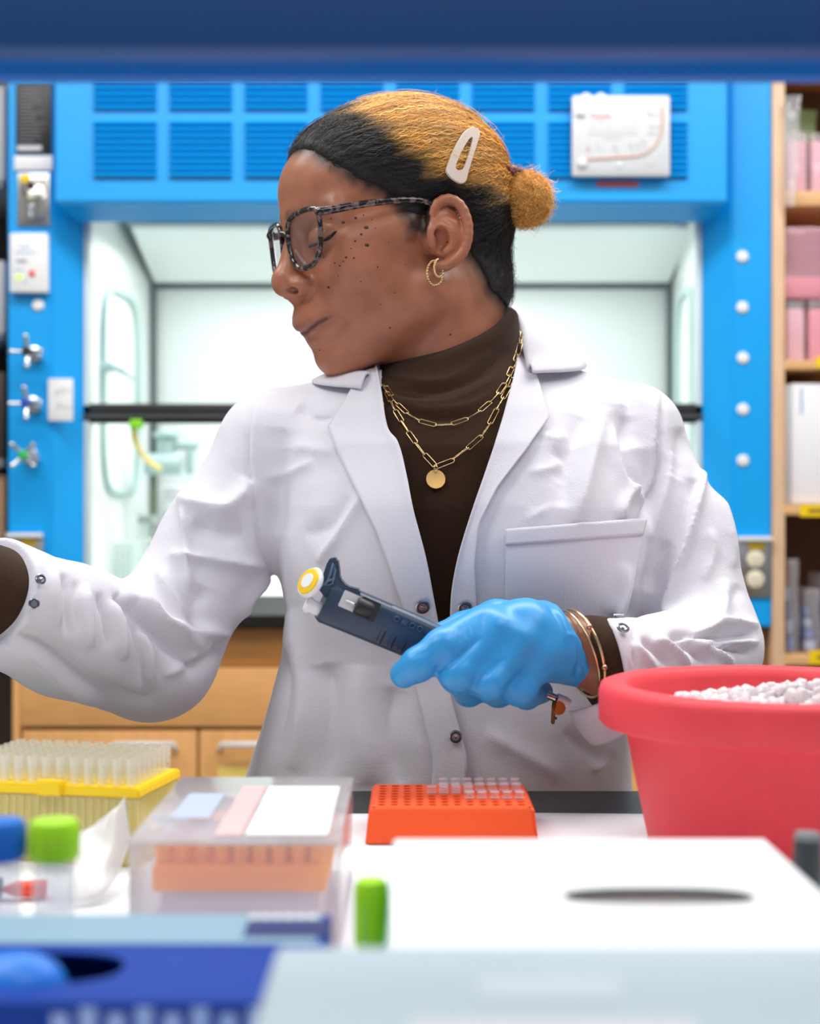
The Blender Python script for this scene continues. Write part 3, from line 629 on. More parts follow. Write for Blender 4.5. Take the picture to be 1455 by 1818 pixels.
EAR = [(770, 412, 142), (764, 388, 146), (772, 364, 150), (795, 353, 156), (817, 365, 162), (829, 394, 166), (829, 424, 166), (820, 449, 162), (805, 463, 156), (790, 472, 152), (778, 474, 148)]
EARH = list(smooth_path([hloc(*p) for p in EAR], 24))
ANTI = [hloc(*p) for p in [(806, 396, 157), (808, 420, 157), (800, 438, 155), (790, 446, 153)]]
SCA = [hloc(*p) for p in [(776, 384, 160), (790, 369, 166), (808, 376, 172), (817, 398, 175), (817, 424, 174), (806, 446, 168)]]
ANTI2 = [hloc(*p) for p in [(806, 400, 157), (794, 390, 154), (778, 392, 150)]]
NOSTRIL = None
def head_local(q):
    s = q.copy(); s[:, 1] = np.abs(s[:, 1])
    d = ell(s, (-23, 0, 72), (194, 144, 158))
    d = smin(d, ell(s, (100, 0, 92), (98, 106, 90)), 50)
    d = smin(d, ell(s, (72, 0, -62), (124, 108, 148)), 50)
    d = smin(d, cone(s, (146, 14, -178), (10, 92, -112), 38, 44), 50)
    d = smin(d, sph(s, (120, 64, -52), 62), 40)
    d = smin(d, cone(s, (136, 90, -4), (40, 124, 0), 18, 16), 40)
    d = smin(d, ell(s, (160, 0, -112), (64, 64, 48)), 26)
    d = smin(d, ell(s, (160, 0, -186), (39, 36, 35)), 26)
    d = smin(d, cone(s, (186, 10, 54), (150, 92, 50), 19, 17), 28)
    d = smax(d, -sph(s, (222, 62, 10), 40), 26)
    d = smin(d, cone(s, (192, 0, 34), (222, 0, -36), 13, 20), 18)
    d = smin(d, sph(s, (227, 0, -47), 25), 14)
    d = smin(d, ell(s, (208, 26, -58), (25, 19, 18)), 12)
    d = smin(d, cone(s, (216, 0, -72), (206, 0, -90), 13, 11), 10)
    # eyes: lids over the ball, slit looking down
    d = smin(d, ell(s, (164, 64, 10), (31, 36, 25)), 10)
    # lips
    d = smin(d, chain(s, [(212, 0, -120), (205, 18, -119), (194, 36, -119), (176, 56, -119)], [11.5, 11, 10, 6], 6), 14)
    d = smin(d, chain(s, [(194, 0, -153), (189, 18, -152), (180, 36, -146), (166, 54, -134)], [11, 11, 9, 6], 6), 14)
    if NOSTRIL is not None: d = smax(d, -ell(s, NOSTRIL, (12, 11, 6.5)), 3)
    # ear
    e = ell(s, tuple(hloc(796, 412, 147)), (33, 9, 52))
    e = smin(e, cone(s, hloc(776, 420, 138), hloc(800, 420, 138), 30, 26), 16)
    e = smin(e, chain(s, EARH, list(np.interp(np.arange(24), [0, 3, 14, 20, 23], [6, 8, 9, 9.5, 8])), 2), 5)
    e = smax(e, -ell(s, tuple(hloc(785, 427, 162)), (15, 20, 23)), 5)
    e = smax(e, -chain(s, SCA, [4, 5, 6, 6, 5, 3], 3), 5)
    e = smin(e, chain(s, ANTI, [6, 6.5, 6, 5], 3), 6); e = smin(e, chain(s, ANTI2, [5, 5, 4], 3), 6)
    e = smin(e, ell(s, tuple(hloc(766, 428, 150)), (7, 8, 12)), 6)
    return smin(d, e, 9)
NAPE = [from_head((-116, 0, 0)), from_head((-92, 0, -110)), P(800, 650, 1.285)]
def neck_sd(X): return smin(cone(X, NECK_A, NECK_B, .0505, .052), chain(X, NAPE, [.045, .040, .044], .02), .02)
def skin(X): return smin(head_local(to_head(X))/K, neck_sd(X), .02)

NOSTRIL = to_head(march(skin, [518], [517]))[0]*np.array([1, 1, 1]); NOSTRIL[1] = abs(NOSTRIL[1])
# torso: stack of ellipses down the body
TR = np.array([  # py, centre px, half width px, centre Y, half depth m
 (632, 805, 90, 1.275, .055), (690, 806, 215, 1.268, .082), (740, 808, 300, 1.262, .098), (800, 812, 345, 1.258, .112), (900, 812, 338, 1.256, .120), (1000, 822, 326, 1.257, .117),
 (1080, 826, 318, 1.258, .113), (1170, 818, 318, 1.258, .114), (1290, 790, 326, 1.262, .118), (1400, 776, 348, 1.266, .122), (1600, 776, 385, 1.275, .135), (1900, 776, 400, 1.29, .15)], float)
TZ = CZ-(TR[:, 0]-909)/FPX*1.25; TO = np.argsort(TZ)
def torso(X, off=0.0, ztop=None):
    z = np.clip(X[:, 2], TZ.min(), TZ.max()); g = lambda c: np.interp(z, TZ[TO], c[TO])
    cx = g((TR[:, 1]-727.5)/FPX*1.25); a = g(TR[:, 2]/FPX*1.25)+off; b = g(TR[:, 4])+off; cy = g(TR[:, 3])
    x = X[:, 0]-cx; y = X[:, 1]-cy; p = 2.25
    k0 = ((np.abs(x)/a)**p+(np.abs(y)/b)**p)**(1/p); k1 = np.hypot(x/(a*a), y/(b*b))+1e-9
    d = k0*(k0-1)/k1
    d = smax(d, X[:, 2]-(CZ-(640-909)/FPX*1.25 if ztop is None else ztop), .03); return smax(d, TZ.min()-X[:, 2], .01)
A1 = [P(492, 797, 1.252), P(390, 960, 1.232), P(268, 1162, 1.20), P(120, 1120, 1.14), P(-30, 1054, 1.055)]
A2 = [P(1118, 778, 1.262), P(1198, 965, 1.235), P(1258, 1150, 1.185), P(1180, 1178, 1.11), P(1076, 1178, 1.045)]
CUT1 = (P(-24, 1058, 1.058), (A1[4]-A1[3])/np.linalg.norm(A1[4]-A1[3])); CUT2 = (P(1080, 1178, 1.05), np.array([-.965, -.165, -.20]))
def coat0(X):
    d = torso(X)
    d = smin(d, cone(X, P(690, 735, 1.268), A1[0], .046, .050), .03)
    d = smin(d, cone(X, P(950, 725, 1.268), A2[0], .044, .046), .03)
    d = smin(d, sph(X, P(700, 985, 1.195), .078), .05); d = smin(d, sph(X, P(960, 965, 1.195), .078), .05)
    s1 = chain(X, A1, [.050, .0480, .053, .050, .0475], .02)
    s1 = smax(s1, (X-CUT1[0])@CUT1[1], .003)
    s2 = chain(X, A2, [.046, .0475, .042, .037, .035], .018)
    s2 = smax(s2, (X-CUT2[0])@CUT2[1], .003)
    d = smin(d, s1, .016); return smin(d, s2, .014)
def coat(X): return coat0(X)+.0015*noise3(X, 38, 3)+.0016*np.abs(noise3(X, 60, 5))+.0006*np.abs(noise3(X, 140, 6))

# ---------------------------------------------------------------- skin and body
M_SKIN = mat('skin', (128, 78, 56), .35, attr='Col', sss=.07, bump=.12, bscale=1100, var=.10, vscale=70, spec=.45)
c0 = from_head((0, 0, 0)); V, Q = mesh_sdf(skin, c0+np.array([-.16, -.14, -.19]), c0+np.array([.15, .16, .14]), .0012)
q = to_head(V); al = np.abs(q[:, 1])
def mouth_line(al): return -138+15*np.clip(al/56, 0, 1.2)**1.4
N = normals(skin, V); mk = (q[:, 0] > 120)*np.clip((70-al)/14, 0, 1)*(np.abs(q[:, 2]+130) < 40); dm = q[:, 2]-mouth_line(al)
V = V-N*(mk*(3.4*np.exp(-(dm/3.2)**2)+1.5*np.exp(-((dm+26)/9)**2)*np.clip((40-al)/20, 0, 1)-.8*np.exp(-((dm-14)/5)**2))/K)[:, None]
nf = np.hypot((al-52-(-75-q[:, 2])*.35), 0); mk = (q[:, 0] > 100)*np.clip((q[:, 2]+128)/14, 0, 1)*np.clip((-66-q[:, 2])/14, 0, 1); V = V-N*(mk*2.2*np.exp(-(nf/7)**2)/K)[:, None]
base = np.tile(np.array(lin((178, 114, 84))), (len(V), 1))
def tint(mask, c): 
    global base
    base = base*(1-mask[:, None])+np.array(lin(c))*mask[:, None]
sA = q.copy(); sA[:, 1] = al
lips = np.minimum(chain(sA, [(214, 0, -126), (201, 28, -124), (180, 54, -122)], [13, 11, 5], 4), chain(sA, [(196, 0, -148), (190, 18, -147), (180, 36, -141)], [8, 7, 4], 4))
tint(np.clip(1-ell(sA, NOSTRIL, (11, 10, 6))/3, 0, 1)*.75, (70, 34, 26)); tint(np.clip(1-lips/9, 0, 1)*.55, (146, 90, 78)); tint((q[:, 0] > 120)*np.clip((66-al)/10, 0, 1)*np.exp(-(dm/3.2)**2)*.8, (60, 32, 28))  # shade of nostrils and mouth line painted into the skin colour; lips tinted
tint(np.exp(-(sph(sA, (215, 10, -70), 10).clip(0)/30)**2)*.35, (180, 106, 76))
tint(np.clip(1-ell(sA, tuple(hloc(796, 420, 150)), (36, 24, 60))/6, 0, 1)*.45, (188, 112, 80))
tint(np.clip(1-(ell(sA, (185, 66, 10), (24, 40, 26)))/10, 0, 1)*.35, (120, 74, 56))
tint(np.exp(-(cone(sA, (200, 16, 62), (158, 92, 62), 2, 2).clip(0)/8)**2)*.75, (44, 28, 22))      # brow
# dark scalp and short stubble round the hairline and nape
HAIRP = [(168, 184), (146, 132), (112, 92), (70, 64), (50, 30), (38, -8), (12, -12), (0, 30), (-50, 22), (-76, -35), (-98, -92), (-104, -128), (-150, -160), (-330, -190), (-330, 330), (200, 330)]
hd = poly_sd(q[:, 0], q[:, 2], HAIRP)
tint(np.clip(1-(hd+6*noise3(q, .25, 2))/22, 0, 1)*np.where(al < 153, .92, 0), (28, 21, 18))
tint(np.clip((q[:, 0] < -60)*(q[:, 2] < -30)*np.clip(1-hd/55, 0, 1)*.55, 0, 1), (40, 28, 24))
me_head = (V, Q, base)
def arms_body(X):
    d = torso(X, -.02, CZ+.13)
    d = smin(d, chain(X, [NECK_B, P(800, 800, 1.265)], [.048, .06], .02), .03)
    d = smin(d, chain(X, A1+[P(-70, 1035, 1.045)], [.04, .034, .036, .030, .027, .025], .003), .02)
    return smin(d, chain(X, A2+[P(1010, 1148, 1.04)], [.034, .034, .032, .026, .025, .025], .003), .02)
V2, Q2 = mesh_sdf(arms_body, (-.42, .98, .60), (.38, 1.42, 1.27), .006)
body = link('body', mesh_np('body', np.concatenate([V, V2]), np.concatenate([Q, Q2+len(V)]), cols=np.concatenate([base, np.tile(lin((150, 98, 74)), (len(V2), 1))])), M_SKIN, person)
# moles on the cheek
MOLES = [(609, 395, 3.2), (650, 404, 4.6), (641, 416, 2.6), (651, 435, 4.4), (631, 387, 3), (645, 382, 1.8), (630, 428, 2.2), (614, 457, 2.6), (628, 458, 2.2), (594, 467, 1.8), (603, 472, 2.2), (609, 464, 1.8), (583, 510, 3.4), (670, 474, 1.8),
         (660, 390, 1.5), (666, 405, 1.3), (575, 457, 1.5), (692, 582, 2), (799, 594, 2.2), (567, 622, 1.8), (794, 430, 2.4), (600, 490, 1.3), (640, 500, 1.4), (700, 520, 1.5), (720, 470, 1.3), (675, 540, 1.4), (623, 441, 1.2), (587, 388, 1.6), (690, 430, 1.2)]
bm = bmesh.new()
X = march(skin, [m[0] for m in MOLES], [m[1] for m in MOLES]); N = normals(skin, X)
for x, n_, mm in zip(X, N, MOLES):
    r = mm[2]/FPX*1.19; bm_lathe(bm, [(r*.98, -.0004), (r*.9, .00022), (r*.5, .00042), (r*.02, .0005)], x, n_, 10, False, (1, random.uniform(.7, 1)))
link('moles', bm_mesh('moles', bm, True), mat('mole_brown', (80, 47, 36), .5), body)['kind'] = 'stuff'
# lashes and the seen edge of the eyelid
def on_skin(pts, off=.0006, n=20):
    p = smooth_path(np.array(pts, float), n); X = march(skin, p[:, 0], p[:, 1]); return X+normals(skin, X)*off
link('eyelashes', tubes_mesh('eyelashes', [on_skin([(550, 437), (566, 431), (580, 423), (594, 412)]), on_skin([(573, 428), (585, 424), (597, 411)], .0004)], [np.linspace(.0011, .0007, 20), np.linspace(.0005, .0004, 20)], 6), mat('lash_black', (24, 17, 16), .6), body)

# ---------------------------------------------------------------- hair
def hair_sd(q):
    s = q.copy(); s[:, 1] = np.abs(s[:, 1])
    d = smin(ell(s, (-23, 0, 72), (194, 144, 158)), ell(s, (100, 0, 92), (98, 106, 90)), 50)
    d = smin(d, ell(s, (72, 0, -62), (124, 108, 148)), 50)
    nk = neck_sd(from_head(q))*K
    d = smin(d, nk, 40)
    rg = poly_sd(q[:, 0], q[:, 2], HAIRP)
    t = 5+np.clip(-rg/5, 0, 7)+np.clip((-q[:, 0]-40)/40, 0, 3)*np.clip((q[:, 2]-20)/40, 0, 1)
    ear = ell(s, tuple(hloc(797, 414, 150)), (38, 30, 64))
    return smax(smax(d-t, rg, 14), -ear, 8)
def hair_w(X): return hair_sd(to_head(X))/K
GOLDP = [(40, 262), (66, 214), (40, 150), (0, 86), (-80, 52), (-150, 34), (-232, 4), (-360, 20), (-360, 330), (-30, 330)]
def hair_col(q, jit=0):
    g = poly_sd(q[:, 0]+10*jit, q[:, 2]+8*jit, GOLDP); k = np.clip(.5-(g+14*1.7*noise3(q*np.array([.25, .25, 1.0]), .16, 8))/34, 0, 1)[:, None]
    return np.array(lin((30, 24, 22)))*(1-k)+np.array(lin((222, 168, 84)))*k
V, Q = mesh_sdf(hair_w, c0+np.array([-.15, -.13, -.12]), c0+np.array([.16, .16, .15]), .002)
N = normals(hair_w, V); q = to_head(V)
V = V+N*(noise3(q*np.array([.15, 1, 1]), .5, 4)*.0007)[:, None]
M_HAIR = mat('hair_base', (30, 24, 22), .55, attr='Col', var=.25, vscale=160, bump=.6, bscale=900)
hair = link('hair', mesh_np('hair', V, Q, cols=hair_col(q)*.8), M_HAIR, person)
# combed strands running back to the tie
TIE = np.array([-252., 0, 52])
def ribbons(paths, rad, cols, name, m, parent):
    """thin three sided strands"""
    P_ = np.asarray(paths); n, k, _ = P_.shape; t = np.gradient(P_, axis=1); t /= np.linalg.norm(t, axis=2, keepdims=True)+1e-12
    ref = np.array([.3, -.5, .8]); a = np.cross(t, ref); a /= np.linalg.norm(a, axis=2, keepdims=True)+1e-12; b = np.cross(t, a)
    pr = np.concatenate([np.linspace(.5, 1, k//3), np.ones(k-2*(k//3)), np.linspace(1, .3, k//3)])*rad
    V = np.stack([P_+pr[None, :, None]*(math.cos(h)*a+math.sin(h)*b) for h in (0, 2.094, 4.189)], 2)
    base = (np.arange(n)[:, None, None]*k+np.arange(k-1)[None, :, None])*3; j = np.arange(3); j2 = (j+1) % 3
    Qd = np.stack([base+j, base+j2, base+3+j2, base+3+j], -1).reshape(-1, 4)
    C = np.repeat(np.asarray(cols), 3, axis=1).reshape(-1, 3) if np.ndim(cols) == 3 else np.repeat(cols, 3*k, axis=0)
    o = link(name, mesh_np(name, V.reshape(-1, 3), Qd, cols=C), m, parent); o['kind'] = 'stuff'; return o
M_STRAND = mat('hair_strand', (40, 30, 24), .42, attr='Col', spec=.5)
ids = RNG.choice(len(V), 9000); X = q[ids].copy(); lev = RNG.gamma(1.6, 1.7, len(X)); ph = RNG.uniform(0, 6.3, len(X)); step = RNG.uniform(5, 9, len(X)); paths = []
def hair_l(Z): return hair_sd(Z)
off = RNG.normal(0, 1, (len(X), 3))
for k in range(13):
    paths.append(X.copy()); dr = TIE-X; rem = np.linalg.norm(dr, axis=1)[:, None]; g = grad(hair_l, X, 2.); g /= np.linalg.norm(g, axis=1)[:, None]+1e-9
    # hair is combed back first, then down towards the tie
    dr = dr/rem+np.array([-.55, 0, .10])*np.clip(X[:, :1]/150+.6, 0, 1); dr -= g*(dr*g).sum(1)[:, None]; dr /= np.linalg.norm(dr, axis=1)[:, None]+1e-9
    side = np.cross(dr, g); wob = np.sin(ph+k*1.9)[:, None]*.55
    X = X+(dr+side*wob+off*.05)*np.minimum(step[:, None], rem*.5)
    d = hair_l(X); g = grad(hair_l, X, 2.); g /= np.linalg.norm(g, axis=1)[:, None]+1e-9; X = X-g*(d-lev)[:, None]
paths = np.stack(paths, 1); jit = RNG.normal(0, 1, len(X))
cc = np.stack([hair_col(paths[:, k], jit) for k in range(13)], 1)*RNG.gamma(3., .4, (len(X), 1, 1))
ribbons(from_head(paths.reshape(-1, 3)).reshape(paths.shape), .00018, cc, 'strands', M_STRAND, hair)
# flyaway frizz on the outline
ids = RNG.choice(len(V), 2600); st = q[ids]; n_ = (N[ids]@HR); paths = []
t1 = RNG.normal(size=st.shape); t1 -= n_*(t1*n_).sum(1)[:, None]; t1 /= np.linalg.norm(t1, axis=1)[:, None]; t2 = np.cross(n_, t1); L_ = RNG.gamma(2., 3.2, len(st))[:, None]; cu = RNG.uniform(1.5, 5, len(st))[:, None]; R_ = RNG.uniform(1.5, 4.5, len(st))[:, None]
for k in range(9):
    s_ = k/8; paths.append(st+n_*L_*s_+R_*(np.sin(cu*s_*2)*t1+(1-np.cos(cu*s_*2))*t2))
paths = np.stack(paths, 1); cc = hair_col(st)*RNG.uniform(.7, 1.6, (len(st), 1))
ribbons(from_head(paths.reshape(-1, 3)).reshape(paths.shape), .00013, cc, 'frizz', M_STRAND, hair)
# bun
BUN = P(926, 352, 1.262); BR = .0205
def bun_sd(X): return smin(smin(sph(X, BUN, BR), sph(X, BUN+np.array([.005, .002, -.002]), .0195), .01), cone(X, P(898, 325, 1.262), BUN, .012, .016), .008)+.0011*noise3(X, 420, 6)
Vb, Qb = mesh_sdf(bun_sd, BUN-.045, BUN+.045, .0014); Nb = normals(bun_sd, Vb)
gold = np.array(lin((226, 172, 88)))
bun = link('hair_bun', mesh_np('hair_bun', Vb, Qb, cols=np.tile(gold*.85, (len(Vb), 1))), M_HAIR, person); bun['label'] = 'golden frizzy bun'
ids = RNG.choice(len(Vb), 5200); st = Vb[ids]; n_ = Nb[ids]; t1 = RNG.normal(size=st.shape); t1 -= n_*(t1*n_).sum(1)[:, None]; t1 /= np.linalg.norm(t1, axis=1)[:, None]; t2 = np.cross(n_, t1)
L_ = RNG.gamma(2., .0016, len(st))[:, None]; cu = RNG.uniform(2, 6, len(st))[:, None]; R_ = RNG.uniform(.0008, .0028, len(st))[:, None]; paths = []
for k in range(10):
    s_ = k/9; paths.append(st+n_*L_*s_+R_*(np.sin(cu*s_*2)*t1+(1-np.cos(cu*s_*2))*t2))
ribbons(np.stack(paths, 1), .00014, gold*RNG.uniform(.7, 2.0, (len(st), 1)), 'curls', M_STRAND, bun)
pts = []
ax = BUN-from_head((-225, 0, 70)); a_, b_, d_ = frame_of(ax); sc = P(903, 328, 1.255)
for t in np.linspace(0, 2*math.pi, 90, endpoint=False): pts.append(sc+(.0125+.0014*math.sin(17*t))*(math.cos(t)*a_+math.sin(t)*b_)+d_*.003*math.sin(11*t))
tube('scrunchie', pts, [.0042+.0012*math.sin(23*t) for t in np.linspace(0, 2*math.pi, 90, endpoint=False)], mat('burgundy_cloth', (98, 22, 44), .7, sheen=.3), person, 8, True)
# snap clip lying on the hair
CL = [(789, 318), (784, 309), (788, 296), (800, 268), (816, 240), (826, 233), (835, 233), (842, 239), (842, 252), (834, 282), (824, 312), (818, 327), (809, 331), (798, 326)]
CI = [(803, 304), (803, 297), (812, 276), (824, 254), (830, 248), (832, 253), (827, 276), (819, 298), (814, 305), (808, 307)]
def ring_plate(name, o_, i_, f, off, th, m, parent, n=48):
    A = smooth_path(np.array(o_, float), n, True); B = smooth_path(np.array(i_, float), n, True)
    k = np.argmin(((B-A[0])**2).sum(1)); B = np.roll(B, -k, 0); G = np.concatenate([A, B]); c = G.mean(0)
    X = march(f, G[:, 0], G[:, 1]); nm = normals(f, march(f, [c[0]], [c[1]]), .004)[0]
    # best plane, slightly bowed
    ctr = X.mean(0); u, s_, vt = np.linalg.svd(X-ctr); pn = vt[2]*np.sign(vt[2]@nm); h = (X-ctr)@pn; X = X-np.outer(h*.75, pn)+pn*off
    V = np.concatenate([X, X-pn*th]); Q = []
    for i in range(n):
        j = (i+1) % n; Q += [(i, j, n+j, n+i), (2*n+j, 2*n+i, 3*n+i, 3*n+j), (i, 2*n+i, 2*n+j, j), (n+j, 3*n+j, 3*n+i, n+i)]
    o = link(name, mesh_np(name, V, np.array(Q), smooth=False), m, parent); md = o.modifiers.new('b', 'BEVEL'); md.width = .0004; md.limit_method = 'ANGLE'; return o, X
clip, _ = ring_plate('hair_clip', CL, CI, hair_w, .006, .0022, mat('cream_clip', (228, 210, 196), .35), person); clip['label'] = 'matte cream snap clip'

# ---------------------------------------------------------------- glasses
M_TORT = mat('tortoise_frame', (92, 76, 72), .16, coat=.5)
nt = M_TORT.node_tree; n = nt.nodes.new('ShaderNodeTexNoise'); n.inputs['Scale'].default_value = 190; n.inputs['Detail'].default_value = 2
tcn = nt.nodes.new('ShaderNodeTexCoord'); nt.links.new(tcn.outputs['Object'], n.inputs['Vector']); r = nt.nodes.new('ShaderNodeValToRGB')
r.color_ramp.elements[0].position = .49; r.color_ramp.elements[0].color = (*lin((24, 17, 17)), 1); r.color_ramp.elements[1].position = .58; r.color_ramp.elements[1].color = (*lin((116, 92, 84)), 1)
nt.links.new(n.outputs[0], r.inputs[0]); nt.links.new(r.outputs[0], nt.nodes['Principled BSDF'].inputs['Base Color'])
LENS = [(50, 12), (48, 36), (34, 45), (0, 47), (-34, 42), (-47, 26), (-48, 0), (-40, -26), (-22, -42), (4, -46), (28, -40), (44, -20)]
gl = link('eyeglasses', None, None, person) if False else None
def lens_pt(l, u, sgn):     # (l,u) about the lens centre -> head frame; front plane tilts and wraps a little
    ll = 63+l; return np.array([213-.0011*ll*ll-.05*ll+.10*(u+6)*-1+2, sgn*ll, 12+u])
front = []
for sgn in (1, -1):
    o_ = smooth_path(np.array([lens_pt(-l if False else l, u, sgn) for l, u in LENS]), 64, True); front.append(from_head(o_))
gl = link('eyeglasses', tubes_mesh('eyeglasses', front, .0023, 10, True), M_TORT, person); gl['label'] = 'tortoiseshell eyeglasses'
for sgn, f_ in zip((1, -1), front):
    c_ = f_.mean(0); n_ = len(f_); V = np.concatenate([[c_+HF*.0012], c_+(f_-c_)*.55+HF*.0008, f_]); Q = [(1+i, 1+n_+i, 1+n_+(i+1) % n_, 1+(i+1) % n_) for i in range(n_)]+[(0, 1+i, 1+(i+1) % n_, 0) for i in range(n_)]
    bm = bmesh.new(); vs = [bm.verts.new(tuple(v_)) for v_ in V]
    for i in range(n_):
        bm.faces.new((vs[1+i], vs[1+n_+i], vs[1+n_+(i+1) % n_], vs[1+(i+1) % n_])); bm.faces.new((vs[0], vs[1+i], vs[1+(i+1) % n_]))
    link('lens', bm_mesh('lens', bm, True), clear('eyeglass_lens', haze=.015, rough=.01, tint=(1, 1, 1)), gl)
    hinge = lens_pt(46, 36, sgn)
    if sgn > 0: tp = [hinge+(-2, 2, 2), hloc(577, 374, 122), hloc(640, 363, 138), hloc(700, 356, 149), hloc(752, 357, 154), hloc(790, 380, 146)]
    else: tp = [hinge+(-2, -2, 2)]+[np.array(p)*(1, -1, 1) for p in (hloc(577, 374, 122), hloc(640, 363, 138), hloc(700, 356, 149), hloc(752, 357, 154), hloc(790, 380, 146))]
    tp = smooth_path(tp, 30); Vt, Qt = tube_vq(from_head(tp), np.linspace(.0040, .0019, 30), 8); cp = np.repeat(from_head(tp), 8, 0); Vt = Vt-np.outer(((Vt-cp)@HL)*.5, HL)
    link('temple', mesh_np('temple', Vt, Qt), M_TORT, gl)
    tube('nose_pad', from_head(np.array([(204, sgn*15, 2), (200, sgn*19, -12), (194, sgn*22, -22)])), .0016, clear('pad_clear', haze=.2), gl)
tube('bridge', from_head(smooth_path([lens_pt(-47, 16, 1), np.array([218, 0, 36]), lens_pt(-47, 16, -1)], 16)), .0021, M_TORT, gl)

# ---------------------------------------------------------------- jewellery
M_GOLD = mat('gold', (232, 200, 146), .22, metal=1)
def hoop(name, cx, cy, rx_, ry_, a0, a1, Y, parent):
    pts = []
    for t in np.linspace(math.radians(a0), math.radians(a1), 70): pts.append(P(cx+rx_*math.cos(t), cy-ry_*math.sin(t), Y+.004*math.cos(t)))
    pts = np.array(pts); tg = np.gradient(pts, axis=0); tg /= np.linalg.norm(tg, axis=1)[:, None]; s_ = np.arange(70); a = np.cross(tg, [0, 1, 0]); a /= np.linalg.norm(a, axis=1)[:, None]; b = np.cross(tg, a)
    pp = [pts+.0006*(np.cos(s_*.9+o)[:, None]*a+np.sin(s_*.9+o)[:, None]*b) for o in (0, math.pi)]
    return link(name, tubes_mesh(name, pp, .00062, 6), M_GOLD, parent)
EY = from_head(hloc(775, 470, 152))[1]
er = thing; e1 = hoop('earring', 771.5, 485, 14, 22, 75, 372, EY-.004, person); e1['label'] = 'twisted gold hoop earring'
e2 = hoop('earring', 779, 476, 9, 16, 100, 300, EY-.006, person)
# ---------------------------------------------------------------- turtleneck
TNA, TNB = P(802, 585, 1.266), P(796, 740, 1.264)
pa, pb, pc = P(668, 657, 1.24), P(835, 612, 1.205), P(890, 538, 1.30)
pn = np.cross(pb-pa, pc-pa); pn = pn/np.linalg.norm(pn)*np.sign(pn[2] if pn[2] else 1)
def turtle0(X):
    t = cone(X, TNA, TNB, .0605, .064); t = smax(t, (X-pa)@pn, .006)
    return smin(t, torso(X, -.009), .03)
def turtle(X): return turtle0(X)+.0006*noise3(X, 60, 9)
V, Q = mesh_sdf(turtle, (-.20, 1.10, .80), (.26, 1.40, 1.31), .0028)
N = normals(turtle, V); TNC = [([(676, 676), (720, 690), (780, 694), (850, 668), (900, 618)], -2.2, 6), ([(678, 666), (730, 676), (800, 672), (870, 625)], 1.6, 7), ([(690, 704), (740, 716), (800, 712), (880, 672), (912, 630)], 1.8, 8),
       ([(696, 722), (750, 739), (810, 741), (880, 715)], -2.4, 6), ([(690, 690), (720, 702), (760, 705)], -1.8, 4), ([(676, 664), (705, 676), (735, 678)], -1.8, 4), ([(700, 712), (760, 728), (850, 712), (905, 660)], 1.4, 6)]
V = creases(V, N, [(p_, a_*1.6, w_) for p_, a_, w_ in TNC])
M_TURT = mat('brown_knit', (58, 38, 25), .95, spec=.2, bump=.5, bscale=900, sheen=.08, var=.08, vscale=300)
turt = link('turtleneck', mesh_np('turtleneck', V, Q), M_TURT, person); turt['label'] = 'dark brown ribbed turtleneck'
def cuff(name, pts, rs, parent, cut, n=.0025):
    back = cut[1]
    f = lambda X: smax(smax(chain(X, pts, rs, .01), (X-cut[0])@cut[1], .002), -((X-pts[0])@back), .002)+.0004*noise3(X, 200, 2)
    P0 = np.array(pts); V, Q = mesh_sdf(f, P0.min(0)-.05, P0.max(0)+.05, n); return link(name, mesh_np(name, V, Q), M_TURT, parent)
w2 = P(1048, 1168, 1.045)
cuff('turtleneck_cuff', [P(1104, 1184, 1.064), P(1088, 1182, 1.055), P(1046, 1170, 1.046)], [.029, .0325, .0325], turt, (P(1034, 1160, 1.044), np.array([-.94, -.2, -.28])/np.linalg.norm([.94, .2, .28])))
dc = (P(-40, 1045, 1.06)-P(40, 1080, 1.09)); cuff('turtleneck_cuff', [P(0, 1064, 1.07), P(-90, 1030, 1.03)], [.0395, .036], turt, (P(-75, 1032, 1.04), dc/np.linalg.norm(dc)))
# necklaces: paperclip links laid over the knit
def necklace(name, pts, nl, label):
    p = smooth_path(np.array(pts, float), 200); X = march(turtle, p[:, 0], p[:, 1]); N = normals(turtle, X, .002); X = X+N*.0022
    s = np.concatenate([[0], np.cumsum(np.linalg.norm(np.diff(X, axis=0), axis=1))]); ctr = np.linspace(0, s[-1], nl+1); nk = None; Lk = s[-1]/nl*1.13
    at_ = lambda v: np.array([np.interp(v, s, X[:, k]) for k in range(3)]); an = lambda v: np.array([np.interp(v, s, N[:, k]) for k in range(3)])
    for i in range(nl):
        c_ = (ctr[i]+ctr[i+1])/2; m_ = at_(c_); d = at_(ctr[i+1])-at_(ctr[i]); d /= np.linalg.norm(d); n_ = an(c_); n_ = n_-d*(n_@d); n_ /= np.linalg.norm(n_); w_ = np.cross(n_, d)
        ang = (0.2 if i % 2 == 0 else 1.15)+random.uniform(-.15, .15); sd = w_*math.cos(ang)+n_*math.sin(ang); hl_, hw = Lk/2, .0021; lp = []
        for t in np.linspace(0, 2*math.pi, 24, endpoint=False):
            lp.append(m_+d*((hl_-hw)*math.copysign(1, math.cos(t))+hw*math.cos(t))+sd*hw*math.sin(t))
        me = tubes_mesh('chain_link', [lp], .00044, 6, True)
        if nk is None: nk = link(name, me, M_GOLD, person); nk['label'] = label
        else: link('chain_link', me, M_GOLD, nk)
    return nk
n1 = necklace('necklace', [(921, 592), (914, 630), (896, 680), (870, 716), (835, 742), (800, 755), (770, 756), (735, 744), (706, 720), (686, 690)], 17, 'shorter gold paperclip chain')
n2 = necklace('necklace', [(923, 596), (921, 630), (906, 680), (884, 724), (855, 775), (822, 802), (793, 822), (772, 828)], 13, 'longer gold paperclip chain with round pendant'); 
